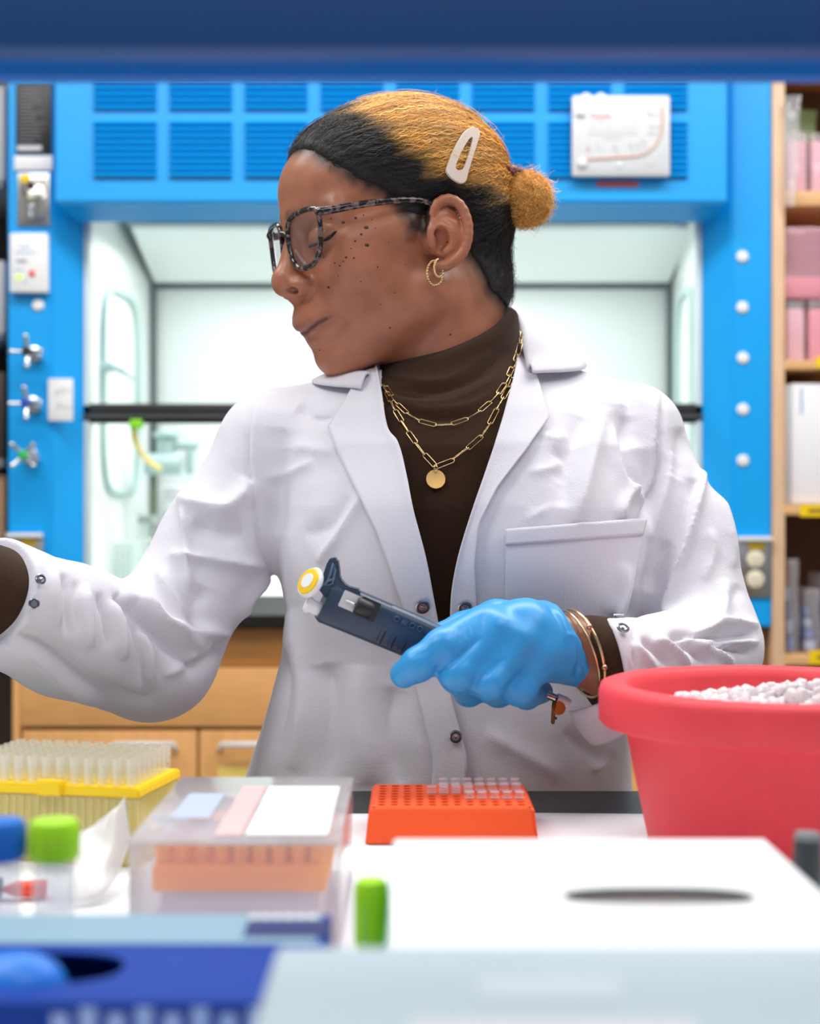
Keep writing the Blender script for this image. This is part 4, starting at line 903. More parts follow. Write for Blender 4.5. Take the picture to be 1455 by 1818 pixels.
n3 = necklace('necklace_side', [(772, 828), (752, 806), (732, 780), (712, 748), (698, 724), (688, 700), (681, 686)], 8, 'far side of the pendant chain')
X = march(turtle, [773], [851]); nn = np.array([.06, -1, .22]); nn /= np.linalg.norm(nn)
lathe('pendant', [(.0075, -.0005), (.0082, 0), (.0078, .0007), (.001, .0005)], X[0]+np.array([0, -.003, 0]), nn, mat('pendant_gold', (246, 196, 120), .38, metal=1), n2, 32)
tube('jump_ring', [X[0]+np.array([.0015*math.cos(t), -.0045, .0088+.002*math.sin(t)]) for t in np.linspace(0, 6.28, 14, endpoint=False)], .0005, M_GOLD, n2, 6, True)

# ---------------------------------------------------------------- lab coat
CR = [  # (points, height mm, width px)
 # image-left sleeve
 ([(318, 884), (350, 900), (400, 905), (432, 880), (446, 850)], 6, 16), ([(325, 905), (332, 960), (338, 1040)], 3.2, 6), ([(345, 925), (380, 950), (430, 940)], -4, 22),
 ([(300, 985), (360, 990), (420, 998), (474, 1006)], 3.5, 9), ([(280, 1010), (305, 1060), (335, 1100)], 4, 9), ([(360, 1040), (345, 1080), (350, 1120)], -3, 20),
 ([(202, 1056), (225, 1085), (258, 1112), (300, 1150), (352, 1192)], -7, 9), ([(215, 1050), (260, 1085), (310, 1120), (360, 1150)], 5, 14), ([(240, 1062), (290, 1110), (335, 1105)], 3, 8),
 ([(428, 1122), (432, 1075), (452, 1045), (480, 1020)], 4, 8), ([(300, 1118), (350, 1122), (410, 1128)], 3, 10), ([(400, 1130), (380, 1165), (330, 1195)], -3, 12),
 ([(232, 1068), (248, 1130), (262, 1200), (272, 1245)], -4.5, 8), ([(250, 1100), (268, 1160), (270, 1230)], 3, 7), ([(200, 1060), (215, 1110), (222, 1170)], 3.5, 9),
 ([(175, 1052), (190, 1100), (196, 1150)], -3, 8), ([(150, 1040), (158, 1090), (160, 1150)], 3, 8), ([(112, 1020), (122, 1070), (124, 1130)], -2.6, 9), ([(95, 1010), (100, 1060), (104, 1110)], 2.6, 8), ([(135, 1030), (140, 1070), (143, 1120)], -2.2, 7),
 ([(30, 1124), (90, 1150), (150, 1200), (220, 1236), (280, 1248)], -4, 10), ([(0, 1140), (60, 1168), (130, 1222), (200, 1258)], 3.5, 14), ([(290, 1200), (330, 1180), (350, 1160)], 2.4, 8),
 # armhole seams
 ([(445, 716), (440, 780), (444, 850), (452, 920), (468, 985), (486, 1040)], -2.4, 5), ([(452, 720), (449, 790), (453, 860), (462, 925), (478, 985)], 1.6, 7),
 ([(1178, 692), (1172, 760), (1164, 840), (1152, 886), (1132, 950), (1114, 1030), (1108, 1092)], -2.8, 5), ([(1168, 700), (1162, 770), (1154, 850), (1142, 884)], 1.8, 8),
 # chest, image-left
 ([(500, 760), (492, 850), (488, 950)], -3, 24), ([(520, 790), (560, 800), (600, 800)], 2, 14), ([(470, 850), (520, 835), (560, 820)], 2, 10), ([(565, 1000), (600, 950), (640, 880)], 2.6, 10), ([(540, 950), (590, 930), (620, 880)], -2.5, 16),
 ([(530, 720), (560, 740), (600, 730)], -3, 16), ([(520, 1080), (535, 1160), (540, 1250), (520, 1370)], 4, 22), ([(575, 1180), (585, 1260), (575, 1390)], -4, 24), ([(640, 1180), (640, 1280), (655, 1395)], 3, 26), ([(700, 1220), (690, 1300), (710, 1395)], -3, 20), ([(500, 1150), (508, 1220), (488, 1330)], -3, 14),
 # chest, image-right
 ([(1070, 730), (1052, 800), (1035, 870), (1020, 930)], 3.5, 16), ([(1030, 740), (1010, 820), (1000, 900)], -3, 18), ([(1106, 740), (1108, 810), (1120, 850), (1150, 890)], -4.5, 12), ([(1085, 760), (1105, 840), (1128, 880), (1148, 888)], 4, 9), ([(1130, 850), (1108, 890), (1100, 920)], 3, 8),
 ([(960, 770), (985, 780), (1010, 770)], 2, 8), ([(940, 840), (980, 830), (1005, 815)], 1.8, 8), ([(1045, 705), (1080, 725), (1110, 720)], 3, 12), ([(930, 925), (960, 910), (960, 900)], 1.6, 10), ([(980, 800), (1000, 815), (985, 850)], -2, 12),
 ([(1105, 1000), (1095, 1050), (1080, 1090)], 3, 12), ([(1118, 1010), (1112, 1060), (1110, 1100)], -6, 8),
 # image-right sleeve
 ([(1246, 830), (1240, 880), (1218, 960), (1196, 1030), (1176, 1090)], 4.5, 7), ([(1232, 850), (1222, 900), (1196, 980)], -3, 12), ([(1265, 860), (1290, 930), (1302, 1010)], 3, 9), ([(1195, 800), (1180, 880), (1150, 960)], 3.4, 12), ([(1210, 760), (1208, 800), (1195, 850)], -3, 14),
 ([(1260, 940), (1266, 980), (1250, 1030)], 2, 8), ([(1285, 1030), (1285, 1080), (1255, 1120)], 3, 10), ([(1345, 1110), (1290, 1108), (1255, 1120), (1200, 1140)], 4, 7), ([(1340, 1124), (1290, 1130), (1240, 1130), (1190, 1130)], -5.5, 7),
 ([(1345, 1140), (1310, 1140), (1270, 1145), (1215, 1132)], 3.6, 6), ([(1330, 1160), (1290, 1150), (1250, 1148)], -3.5, 6), ([(1300, 1180), (1270, 1158), (1230, 1145)], 3, 6), ([(1260, 1185), (1225, 1150), (1190, 1138)], -3.2, 7), ([(1225, 1185), (1190, 1150), (1160, 1135)], 3, 6),
 ([(1190, 1185), (1165, 1155), (1140, 1135)], -2.6, 6), ([(1165, 1190), (1140, 1160), (1122, 1140)], 2.4, 6), ([(1150, 1050), (1165, 1000), (1185, 960)], -3, 16), ([(1310, 1100), (1300, 1070), (1312, 1040)], -2.4, 10),
 ([(1126, 1112), (1124, 1150), (1130, 1190)], -1.6, 4),
 ([(860, 1300), (930, 1340), (1000, 1380)], 2.5, 18), ([(1000, 1300), (1040, 1330), (1090, 1350)], -3, 14), ([(1050, 1370), (1075, 1350), (1095, 1320)], 3, 10)]
CR = [(p_, a_*(2.3 if abs(a_) >= 2.6 else 1.8), w_) for p_, a_, w_ in CR]
V, Q = mesh_sdf(coat, (-.45, .96, .61), (.40, 1.42, 1.28), .0027)
N = normals(coat, V, .002); V = creases(V, N, CR)
VP = [(676, 640), (680, 700), (684, 765), (706, 800), (716, 850), (730, 920), (748, 990), (772, 1090), (778, 1126), (798, 1126), (806, 1075), (812, 1000), (836, 925), (862, 850), (888, 765), (915, 650), (935, 560), (800, 480), (676, 560)]
x, y = to_px(V); vin = (poly_sd(x, y, VP) < 0) & (V[:, 1] < 1.27) & (y < 1128)
nkd = np.linalg.norm(V[:, :2]-P(800, 640, 1.266)[:2], axis=1); vin |= (nkd < .052) & (V[:, 2] > 1.19)
keep = ~vin[Q].any(1); Q = Q[keep]
M_COAT = mat('coat_cotton', (224, 221, 229), .82, bump=.35, bscale=700, sheen=.15)
lc = cloth('lab_coat', V, Q, M_COAT, person, .0012); lc['label'] = 'white cotton lab coat'; lc.modifiers[0].offset = -1
CRc = [c for c in CR if True]
# lapels
LL_in = [(670, 656), (678, 696), (689, 763), (709, 794), (722, 850), (733, 908), (754, 989), (768, 1060), (778, 1112)]; LL_out = [(653, 664), (628, 694), (585, 763), (606, 814), (637, 879), (669, 944), (689, 1000), (714, 1072), (726, 1110)]
V, Q = patch(LL_in, LL_out, 65, 16, coat0, .005, (), .002, .0015, sharp=True); cloth('lapel', V, Q, M_COAT, lc)
LR_in = [(922, 596), (914, 655), (888, 758), (862, 840), (834, 920), (812, 990), (800, 1050), (797, 1110)]; LR_out = [(945, 655), (958, 700), (973, 746), (930, 806), (884, 866), (850, 930), (842, 1000), (846, 1110)]
V, Q = patch(LR_in, LR_out, 71, 16, coat0, .005, (), .002, .0015, sharp=True); cloth('lapel', V, Q, M_COAT, lc)
# front edge below the opening: image-left panel laps over
V, Q = patch([(778, 1108), (790, 1175), (801, 1240), (814, 1290), (828, 1350), (822, 1410), (822, 1500)], [(726, 1108), (730, 1175), (742, 1240), (755, 1290), (768, 1350), (765, 1410), (765, 1500)], 50, 12, coat0, .005, (), .001, -.0035); cloth('placket', V, Q, M_COAT, lc)
# breast pocket
V, Q = patch([(897, 940), (1142, 920)], [(897, 1095), (1106, 1095)], 50, 30, coat, .0035, [c for c in CR if c[2] >= 12], 0, -.001)
V = V.copy(); pk = cloth('breast_pocket', V, Q, M_COAT, lc)
V, Q = patch([(898, 940), (1141, 920)], [(898, 968), (1134, 950)], 40, 6, coat, .0048, [c for c in CR if c[2] >= 12]); cloth('pocket_hem', V, Q, M_COAT, pk)
# collar
def leaf(name, A, B, parent, n=30, m=10, bow=.006):
    a = smooth_path(PP(A), n); b = smooth_path(PP(B), n); s = np.linspace(0, 1, m); G = a[:, None]*(1-s)[None, :, None]+b[:, None]*s[None, :, None]
    G = G+np.array([0, -.5, .8])*bow*np.sin(s*math.pi)[None, :, None]; return cloth(name, G.reshape(-1, 3), grid_q(n, m), M_COAT, parent, .0016)
leaf('collar', [(874, 545, 1.335), (905, 546, 1.335), (924, 570, 1.30), (926, 610, 1.25), (936, 655, 1.205)], [(900, 560, 1.365), (950, 572, 1.35), (1000, 618, 1.315), (1040, 653, 1.25), (946, 662, 1.187)], lc)
leaf('collar', [(700, 600, 1.33), (668, 640, 1.30), (660, 655, 1.245), (656, 664, 1.205)], [(640, 650, 1.34), (590, 662, 1.31), (554, 679, 1.235), (640, 690, 1.186)], lc)
leaf('collar_band', [(905, 546, 1.335), (924, 570, 1.30), (926, 600, 1.262)], [(896, 640, 1.335), (915, 650, 1.30), (920, 650, 1.262)], lc, bow=0)
# turned sleeve cuff hanging open under the wrist
leaf('sleeve_cuff', [(1100, 1230, 1.05), (1060, 1250, 1.03), (1020, 1262, 1.045), (1010, 1262, 1.06)], [(1120, 1300, 1.06), (1078, 1318, 1.05), (1052, 1322, 1.052), (1035, 1300, 1.062)], lc, bow=-.004)
# snaps
M_SNAP = mat('snap_metal', (170, 172, 180), .25, metal=1); M_SNAPD = mat('snap_ring', (60, 60, 66), .35)
def snap(px, py, f, off, r=.0058, eye=True):
    X = march(f, [px], [py])[0]; n_ = normals(f, X[None], .004)[0]; vd = (CAM-X)/np.linalg.norm(CAM-X); X = X+(.6*n_+.4*vd)*off
    o = lathe('snap_button', [(r, -.0004), (r, .0006), (r*.78, .0011), (r*.55, .0009), (r*.52, .0003), (r*.3, .0003), (r*.3, .0014), (.0002, .0016)], X, n_, M_SNAP, lc, 24)
    bm = bmesh.new(); bm_lathe(bm, [(r*.84, .0009), (r*.8, .00135), (r*.58, .0012), (r*.56, .0008)], X, n_, 24, False); link('ring', bm_mesh('ring', bm, True), M_SNAPD, o)
snap(748, 1073, coat0, .0085); snap(824, 1075, coat0, .0085); snap(808, 1306, coat0, .0075, .0052); snap(1104, 1118, coat0, .003, .0048); snap(70, 1030, coat0, .003, .0042); snap(60, 1072, coat0, .003, .0042)

# trousers, shoes and the stool she sits on (below the bench top)
def legs(X):
    d = None
    for s_ in (-1, 1):
        hp = np.array([.03+s_*.085, 1.29, .66]); kn = np.array([.03+s_*.11, 1.20-.02, .44]); kn = np.array([.03+s_*.11, .99+.18, .50]); an = np.array([.03+s_*.12, 1.19, .10])
        c = chain(X, [hp, kn, an], [.085, .062, .045], .03); d = c if d is None else smin(d, c, .02)
    return d
V, Q = mesh_sdf(legs, (-.22, 1.05, .03), (.28, 1.40, .77), .008); link('trousers', mesh_np('trousers', V, Q), mat('dark_denim', (44, 48, 62), .8, bump=.3, bscale=600), person)
for s_ in (-1, 1):
    f = lambda X, s_=s_: smax(chain(X, [np.array([.03+s_*.12, 1.21, .05]), np.array([.03+s_*.125, 1.06, .036])], [.045, .036], .02), .002-X[:, 2], .004)
    V, Q = mesh_sdf(f, (-.2, .98, -.01), (.26, 1.28, .11), .006); link('shoe', mesh_np('shoe', V, Q), mat('black_leather', (30, 30, 32), .4), person)

# ================================================================== gloves
M_GLOVE = mat('blue_nitrile', (52, 158, 226), .38, bump=.12, bscale=260, spec=.5, var=.04, vscale=40)
WR = P(1014, 1146, 1.042)
FI = dict(index=([(852, 1112, 1.006), (786, 1148, .988), (742, 1180, .984), (717, 1197, .988)], [.0135, .0124, .0118, .0098]),
          middle=([(878, 1122, 1.000), (812, 1198, .984), (832, 1226, 1.02), (868, 1206, 1.06)], [.0138, .0122, .0112, .010]),
          ring=([(918, 1142, 1.002), (870, 1212, .986), (884, 1228, 1.022), (915, 1215, 1.062)], [.0138, .0119, .0110, .0098]),
          pinky=([(958, 1165, 1.008), (922, 1225, .998), (934, 1234, 1.028), (960, 1228, 1.06)], [.0130, .0108, .0100, .009]),
          thumb=([(960, 1108, 1.052), (880, 1098, 1.058), (822, 1114, 1.060), (790, 1124, 1.058)], [.018, .0135, .0115, .0095]))
def glove_sd(X, off=0.0):
    d = chain(X, [WR, P(930, 1121, 1.02), P(872, 1114, 1.01)], [.0250, .0215, .0158], .012)
    d = smin(d, chain(X, [WR, P(975, 1160, 1.022), P(950, 1172, 1.012)], [.0245, .0185, .0145], .012), .012)
    for nm, (p, r) in FI.items():
        q_ = PP(p); d = smin(d, cone(X, q_[0], q_[1], r[0], r[1]), .008); c = chain(X, q_[1:], r[1:], .004); d = smin(d, c, .0055)
    return d-off
GW = (P(1014, 1138, 1.040), np.array([.90, .12, .42])/np.linalg.norm([.90, .12, .42]))
def glove_l(X):
    d = glove_sd(X); wrist = cone(X, P(985, 1138, 1.036), P(1050, 1162, 1.048), .0262, .0258)
    return smax(smin(d, wrist, .008), (X-GW[0])@GW[1], .002)
V, Q = mesh_sdf(glove_l, P(690, 1260, .95)-.02+np.array([0, 0, 0]), P(1060, 1060, 1.1)+np.array([.03, .03, .02]), .0017)
N = normals(glove_l, V, .0012)
GC = [([(985, 1078), (1003, 1110), (1014, 1160), (1012, 1205)], 1.3, 3.5), ([(996, 1076), (1016, 1112), (1025, 1158), (1022, 1200)], -1.2, 3), ([(970, 1074), (992, 1104), (1004, 1150)], -1.0, 3), ([(1006, 1080), (1024, 1116), (1033, 1160)], 1.2, 3),
      ([(1012, 1120), (1022, 1150), (1016, 1190)], 1.0, 4), ([(1018, 1170), (1030, 1185), (1028, 1200)], 1.2, 3), ([(1000, 1130), (1022, 1128), (1034, 1140)], .8, 3),
      ([(846, 1094), (838, 1110), (842, 1130)], -.5, 3), ([(834, 1096), (826, 1114), (830, 1134)], -.5, 3), ([(822, 1100), (814, 1120), (818, 1140)], -.5, 3), ([(810, 1108), (803, 1126), (808, 1146)], -.45, 3), ([(858, 1090), (852, 1106), (856, 1126)], -.4, 3),
      ([(770, 1142), (758, 1158), (740, 1162)], -.5, 4), ([(735, 1158), (740, 1180), (728, 1196)], -.5, 4)]
GC += [([(852, 1132), (820, 1160), (786, 1186), (770, 1194)], -2.6, 5), ([(896, 1168), (872, 1186), (850, 1206), (838, 1222)], -2.4, 5), ([(938, 1186), (916, 1206), (900, 1224), (892, 1238)], -2.2, 5), ([(880, 1090), (905, 1110), (940, 1125), (985, 1130)], .8, 22)]
V = creases(V, N, GC)
gl_l = link('glove', mesh_np('glove', V, Q), M_GLOVE, person); gl_l['label'] = 'blue nitrile glove gripping the pipette'
pts = []
a_, b_, d_ = frame_of(GW[1])
tube('rolled_edge', [GW[0]-GW[1]*.0005+.0260*(math.cos(t)*a_+math.sin(t)*b_) for t in np.linspace(0, 2*math.pi, 50, endpoint=False)], .0011, M_GLOVE, gl_l, 6, True)
# the other glove, reaching out of the photo
RW = P(-120, 1000, 1.03); dv = np.array([-.93, -.25, .28]); dv /= np.linalg.norm(dv); sv = np.cross(dv, [0, 0, 1]); sv /= np.linalg.norm(sv); uv = np.cross(sv, dv)
def rp(a, b, c): return RW+dv*a+sv*b+uv*c
def glove_r(X):
    d = chain(X, [RW+np.array([.012, .004, -.004]), rp(.03, 0, 0), rp(.075, 0, 0)], [.031, .030, .026], .02)
    d = smin(d, chain(X, [rp(.07, -.025, 0), rp(.07, .028, 0)], [.016, .015], .01), .015)
    for b, L_ in ((-.028, .066), (-.009, .076), (.011, .07), (.029, .056)):
        d = smin(d, chain(X, [rp(.075, b, 0), rp(.075+L_*.5, b*1.1, -.006), rp(.075+L_*.85, b*1.12, -.026), rp(.075+L_*.95, b*1.1, -.045)], [.0125, .011, .0098, .0085], .004), .006)
    d = smin(d, chain(X, [rp(.02, -.02, -.01), rp(.06, -.05, -.025), rp(.095, -.052, -.04)], [.017, .0125, .010], .005), .012)
    return d
V, Q = mesh_sdf(glove_r, RW-np.array([.24, .14, .12]), RW+np.array([.07, .14, .14]), .003); g2 = link('glove', mesh_np('glove', V, Q), M_GLOVE, person); g2['label'] = 'blue nitrile glove on the reaching hand'
tube('rolled_edge', [RW-dv*.02+.0325*(math.cos(t)*sv+math.sin(t)*uv) for t in np.linspace(0, 2*math.pi, 40, endpoint=False)], .0014, M_GLOVE, g2, 6, True)
# bangles with charms
bc = P(1044, 1168, 1.046); ax_ = GW[1]
def bangle(name, c, r, tilt, wire=.0011):
    d = ax_+np.array([0, tilt[0], tilt[1]]); d /= np.linalg.norm(d); a, b, _ = frame_of(d)
    return tube(name, [c+r*(math.cos(t)*a+math.sin(t)*b) for t in np.linspace(0, 2*math.pi, 60, endpoint=False)], wire, M_GOLD, person, 8, True)
ax_ = np.array([.92, .14, .24]); b1 = bangle('bangle', P(1030, 1160, 1.043), .0335, (.22, 0)); b1['label'] = 'thin gold bangle with charms'; b2 = bangle('bangle', P(1024, 1157, 1.042), .0322, (.14, .08), .0008)
for px, py in ((1046, 1186), (1036, 1113)):
    vb = np.array([v.co[:] for v in b1.data.vertices]); vx, vy = to_px(vb); X = vb[np.argmin(np.abs(vy-py)+(vb[:, 1]-vb[:, 1].min())*2000)]; bm = bmesh.new(); bmesh.ops.create_icosphere(bm, subdivisions=2, radius=.0024, matrix=Matrix.Translation(Vector(X))); link('bead', bm_mesh('bead', bm, True), mat('pink_gold', (214, 160, 140), .2, metal=1), b1)
lathe('coin_charm', [(.0052, -.0005), (.0052, .0005), (.0004, .0006)], P(991, 1257, 1.030), (.1, -1, .2), mat('old_gold', (170, 120, 60), .35, metal=1), b1, 24)
link('key_charm', tubes_mesh('key_charm', [[P(983, 1248, 1.03), P(982, 1262, 1.03), P(981, 1282, 1.03)], [P(981, 1274, 1.03), P(986, 1275, 1.03)], [P(988, 1240, 1.032), P(985, 1250, 1.03)]], [.0016, .0012, .0008], 6), mat('old_bronze', (104, 76, 46), .4, metal=1), b1)

# ================================================================== pipette in the hand
pip = thing('pipette', 'dark blue hand pipette with a yellow topped plunger held in the gloved hand', 'pipette', P(700, 1110, 1.03))
p0, p1 = P(584, 1066, 1.012), P(1000, 1246, 1.050); pd = (p1-p0)/np.linalg.norm(p1-p0); PL = np.linalg.norm(p1-p0)
pw = np.array([0, -1, 0])-pd*(pd@np.array([0, -1, 0])); pw /= np.linalg.norm(pw); pu = np.cross(pw, pd)*1.0; pu = pu if pu[2] > 0 else -pu
def pp(s, u, w_): return p0+pd*s+pu*u+pw*w_
M_PIP = mat('pipette_navy', (46, 64, 88), .36, bump=.03, bscale=500)
def loft(name, secs, m, parent, n=24, pw_=3.2):
    """sections: (s, centre u, half u, half w)"""
    V = []
    for s, cu_, a, b in secs:
        for t in np.linspace(0, 2*math.pi, n, endpoint=False):
            c, s_ = math.cos(t), math.sin(t); V.append(pp(s, cu_+a*math.copysign(abs(c)**(2/pw_), c), b*math.copysign(abs(s_)**(2/pw_), s_)))
    Q = [(i*n+k, i*n+(k+1) % n, (i+1)*n+(k+1) % n, (i+1)*n+k) for i in range(len(secs)-1) for k in range(n)]
    bm = bmesh.new(); vs = [bm.verts.new(tuple(v)) for v in V]
    for f in Q: bm.faces.new([vs[i] for i in f])
    bm.faces.new(vs[:n][::-1]); bm.faces.new(vs[-n:]); bmesh.ops.recalc_face_normals(bm, faces=bm.faces)
    return link(name, bm_mesh(name, bm, True, 50), m, parent)
loft('body', [(-.004, -.001, .0145, .0105), (-.001, -.001, .0162, .0118), (.02, -.0005, .0162, .0124), (.06, 0, .0160, .0126), (.085, 0, .0155, .0122), (.10, 0, .0125, .0110), (.135, 0, .0095, .0095)], M_PIP, pip)
loft('lower_body', [(.13, 0, .0085, .0085), (.15, 0, .0065, .0065), (PL-.022, 0, .0042, .0042)], M_PIP, pip, 16, 2)
loft('metal_shaft', [(PL-.03, 0, .0034, .0034), (PL-.004, 0, .0030, .0030)], M_CHROME, pip, 14, 2)
loft('tip_cone', [(PL-.006, 0, .0044, .0044), (PL+.002, 0, .0044, .0044), (PL+.005, 0, .0034, .0034), (PL+.0055, 0, .001, .001)], M_WHITE, pip, 16, 2)
# finger hook: blade rising from the head of the body
hk = PP([(576, 1058, 1.012), (566, 1044, 1.012), (573, 1024, 1.012), (582, 996, 1.012), (590, 988, 1.012), (600, 992, 1.012), (603, 1010, 1.012), (604, 1026, 1.012), (616, 1040, 1.012), (640, 1046, 1.012), (640, 1070, 1.012), (600, 1080, 1.012)])
bm = bmesh.new(); A = [bm.verts.new(tuple(p+np.array([0, -.009, 0]))) for p in hk]; B = [bm.verts.new(tuple(p+np.array([0, .011, 0]))) for p in hk]; bm.faces.new(A); bm.faces.new(B[::-1])
for i in range(len(hk)): bm.faces.new((A[i], B[i], B[(i+1) % len(hk)], A[(i+1) % len(hk)]))
bmesh.ops.recalc_face_normals(bm, faces=bm.faces); bmesh.ops.bevel(bm, geom=bm.edges[:], offset=.0012, segments=2, affect='EDGES'); link('finger_hook', bm_mesh('finger_hook', bm, True, 40), M_PIP, pip)
hr_ = [P(577, 1040, 1.0025), P(586, 1020, 1.0025), P(592, 1000, 1.0025), P(595, 1012, 1.0025), P(590, 1036, 1.0025)]
tube('hook_rib', hr_, .0011, mat('navy_edge', (84, 106, 130), .35), pip, 6, True); tube('hook_rib', [P(570, 1040, 1.002), P(580, 1032, 1.002), P(592, 1028, 1.002)], .001, mat('navy_edge', (84, 106, 130), .35), pip, 6)
# plunger: rod, white button with yellow cap
q0, q1 = P(592, 1060, 1.012), P(556, 1036, 1.005); tube('plunger_rod', [q0, q1], .0013, M_CHROME, pip); dq = (q1-q0)/np.linalg.norm(q1-q0); dq = dq+np.array([0, -.35, .0]); dq /= np.linalg.norm(dq)
lathe('plunger_button', [(.004, -.006), (.0062, -.002), (.0112, -.0012), (.0118, .001), (.0108, .0026)], P(552, 1035, 1.004), dq, M_WHITE, pip, 28)
cp_ = lathe('button_cap', [(.0100, .0026), (.0096, .0036), (.0062, .0042)], P(552, 1035, 1.004), dq, mat('pipette_yellow', (250, 204, 20), .35), pip, 28); lathe('cap_centre', [(.006, .0038), (.0055, .0046), (.0004, .0046)], P(552, 1035, 1.004), dq, M_WHITE, cp_, 20)
e0, e1 = pp(-.001, -.0085, .002), pp(-.0135, -.0085, .002); lathe('ejector_button', [(.0052, 0), (.0050, .009), (.0062, .011), (.0062, .013), (.0045, .0142)], e0, (e1-e0), M_WHITE, pip, 20)
# volume window and wheel
wf = pp(.021, .002, .0118)
def plate_on(name, s0, s1, u0, u1, w_, th, m, parent=pip):
    V = [pp(s, u, ww) for s in (s0, s1) for u in (u0, u1) for ww in (w_, w_+th)]; bm = bmesh.new(); vs = [bm.verts.new(tuple(v)) for v in V]
    for f in [(0, 1, 3, 2), (4, 6, 7, 5), (0, 4, 5, 1), (2, 3, 7, 6), (0, 2, 6, 4), (1, 5, 7, 3)]: bm.faces.new([vs[i] for i in f])
    bmesh.ops.recalc_face_normals(bm, faces=bm.faces); bmesh.ops.bevel(bm, geom=bm.edges[:], offset=min(th, .0012)*.45, segments=2, affect='EDGES'); return link(name, bm_mesh(name, bm, True, 40), m, parent)
plate_on('volume_window', .005, .019, .000, .0125, .0121, .0012, mat('window_grey', (206, 208, 210), .3)); plate_on('window_frame', .019, .0335, -.001, .0135, .0122, .0014, mat('soft_black', (28, 29, 32), .45))
lathe('volume_wheel', [(.0055, -.006), (.0062, -.005), (.0062, .004), (.0055, .006)], pp(.0225, .006, .0135), pd, mat('soft_black', (28, 29, 32), .45), pip, 18); tube('spindle', [pp(.008, .006, .0142), pp(.018, .006, .0142)], .0007, M_CHROME, pip)
for k in range(5):
    s = .044+k*.0085; plate_on('grip_rib', s, s+.0012, -.0135, -.0030, .0120, .0007, mat('navy_groove', (24, 32, 46), .5)); plate_on('grip_rib', s-.003, s-.0022, -.0125, -.0025, .0120, .0007, M_PIP)
plate_on('label_window', .042, .105, .0135, .0158, .0085, .001, clear('label_clear', haze=.25))
plate_on('yellow_mark', .071, .088, -.0166, -.0145, .004, .0068, mat('pipette_yellow', (250, 204, 20), .35))
M_EMB = mat('emboss_blue', (54, 82, 118), .35)
for k in range(8):       # worn raised marks, too rubbed to read
    s_ = .046+k*.0062
    if k % 3 == 1: plate_on('raised_mark', s_, s_+.0042, .0062, .0098, .0124, .0007, M_EMB)
    else: tube('raised_mark', [pp(s_+.0021+.0019*math.cos(t), .008+.0019*math.sin(t), .0126) for t in np.linspace(0, 2*math.pi, 12, endpoint=False)], .0005, M_EMB, pip, 5, True)

# ================================================================== bench
BZ = .90
bench = thing('lab_bench', 'black topped lab bench in front of the person', 'bench', (0, .68, 0))
box('bench_top', -1.15, 1.15, .22, 1.113, BZ-.03, BZ, M_BLACK, bench, .003)
box('bench_cabinet', -1.12, 1.12, .26, .92, .1, BZ-.0305, M_WOOD, bench, .002); box('plinth', -1.1, 1.1, .3, .88, 0, .1, M_BLACK, bench, 0)
M_PAPER = mat('white_pad', (236, 238, 242), .8, bump=.2, bscale=120)
pad = thing('bench_pad', 'white absorbent paper pad covering the black bench top', 'pad', (0, .65, BZ))
nx, ny = 90, 60; gx, gy_ = np.meshgrid(np.linspace(-.6, .55, nx), np.linspace(.235, 1.017, ny), indexing='ij'); V = np.stack([gx.ravel(), gy_.ravel(), np.full(nx*ny, BZ+.0012)], 1)
V[:, 2] += np.clip(noise3(V, 26, 12), 0, 1)*.0012; V[:, 1] += np.where(V[:, 1] > 1.0, noise3(V, 14, 3)*.006, 0)
o = link('pad_sheet', mesh_np('pad_sheet', V, grid_q(nx, ny)), M_PAPER, pad); md = o.modifiers.new('t', 'SOLIDIFY'); md.thickness = .0008
ZP = BZ+.003
# ---- overhead shelf
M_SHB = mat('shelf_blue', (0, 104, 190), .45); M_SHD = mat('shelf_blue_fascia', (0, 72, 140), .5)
osf = thing('overhead_shelf', 'blue shelf beam running across the top of the photo over the bench', 'shelf', (0, .6, 1.3))
zf = CZ+822*.50/FPX; zl = CZ+771*.64/FPX
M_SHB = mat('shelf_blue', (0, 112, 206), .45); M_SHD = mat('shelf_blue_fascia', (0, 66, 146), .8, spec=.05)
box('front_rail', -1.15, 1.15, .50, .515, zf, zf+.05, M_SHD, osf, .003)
for x in (-1.15, -.6, .58, 1.13): box('cross_bar', x, x+.02, .5155, .6395, zl+.03, zl+.045, M_SHB, osf, .001)
box('rear_rail', -1.15, 1.15, .64, .652, zl, zl+.12, M_SHB, osf, .004)
for x in (-1.13, 1.10): box('shelf_post', x, x+.03, .60, .638, BZ+.0005, zl+.044, M_SHB, osf, .002)

# ---- red ice bucket
M_BUCK = mat('bucket_red', (234, 70, 78), .55, bump=.12, bscale=180, var=.05, vscale=25, spec=.35)
bx, by = (1380-727.5)/FPX*.9, .9; H0 = .1075
ib = thing('ice_bucket', 'red round foam ice bucket filled with crushed ice', 'bucket', (bx, by, ZP))
lathe('bucket', [(.076, 0), (.081, .002), (.0965, .078), (.098, .080), (.1115, .0815), (.1135, .084), (.1135, .102), (.112, .1062), (.1085, H0), (.098, H0), (.0945, .1055), (.092, .1), (.076, .03), (.02, .028)], (bx, by, ZP), (0, 0, 1), M_BUCK, ib, 96, True, ang=60)
M_ICE = mat('ice', (250, 244, 246), .12, spec=.6); ni = M_ICE.node_tree.nodes['Principled BSDF']; ni.inputs['Transmission Weight'].default_value = .4; ni.inputs['IOR'].default_value = 1.31
bm = bmesh.new(); rr = random.Random(11)
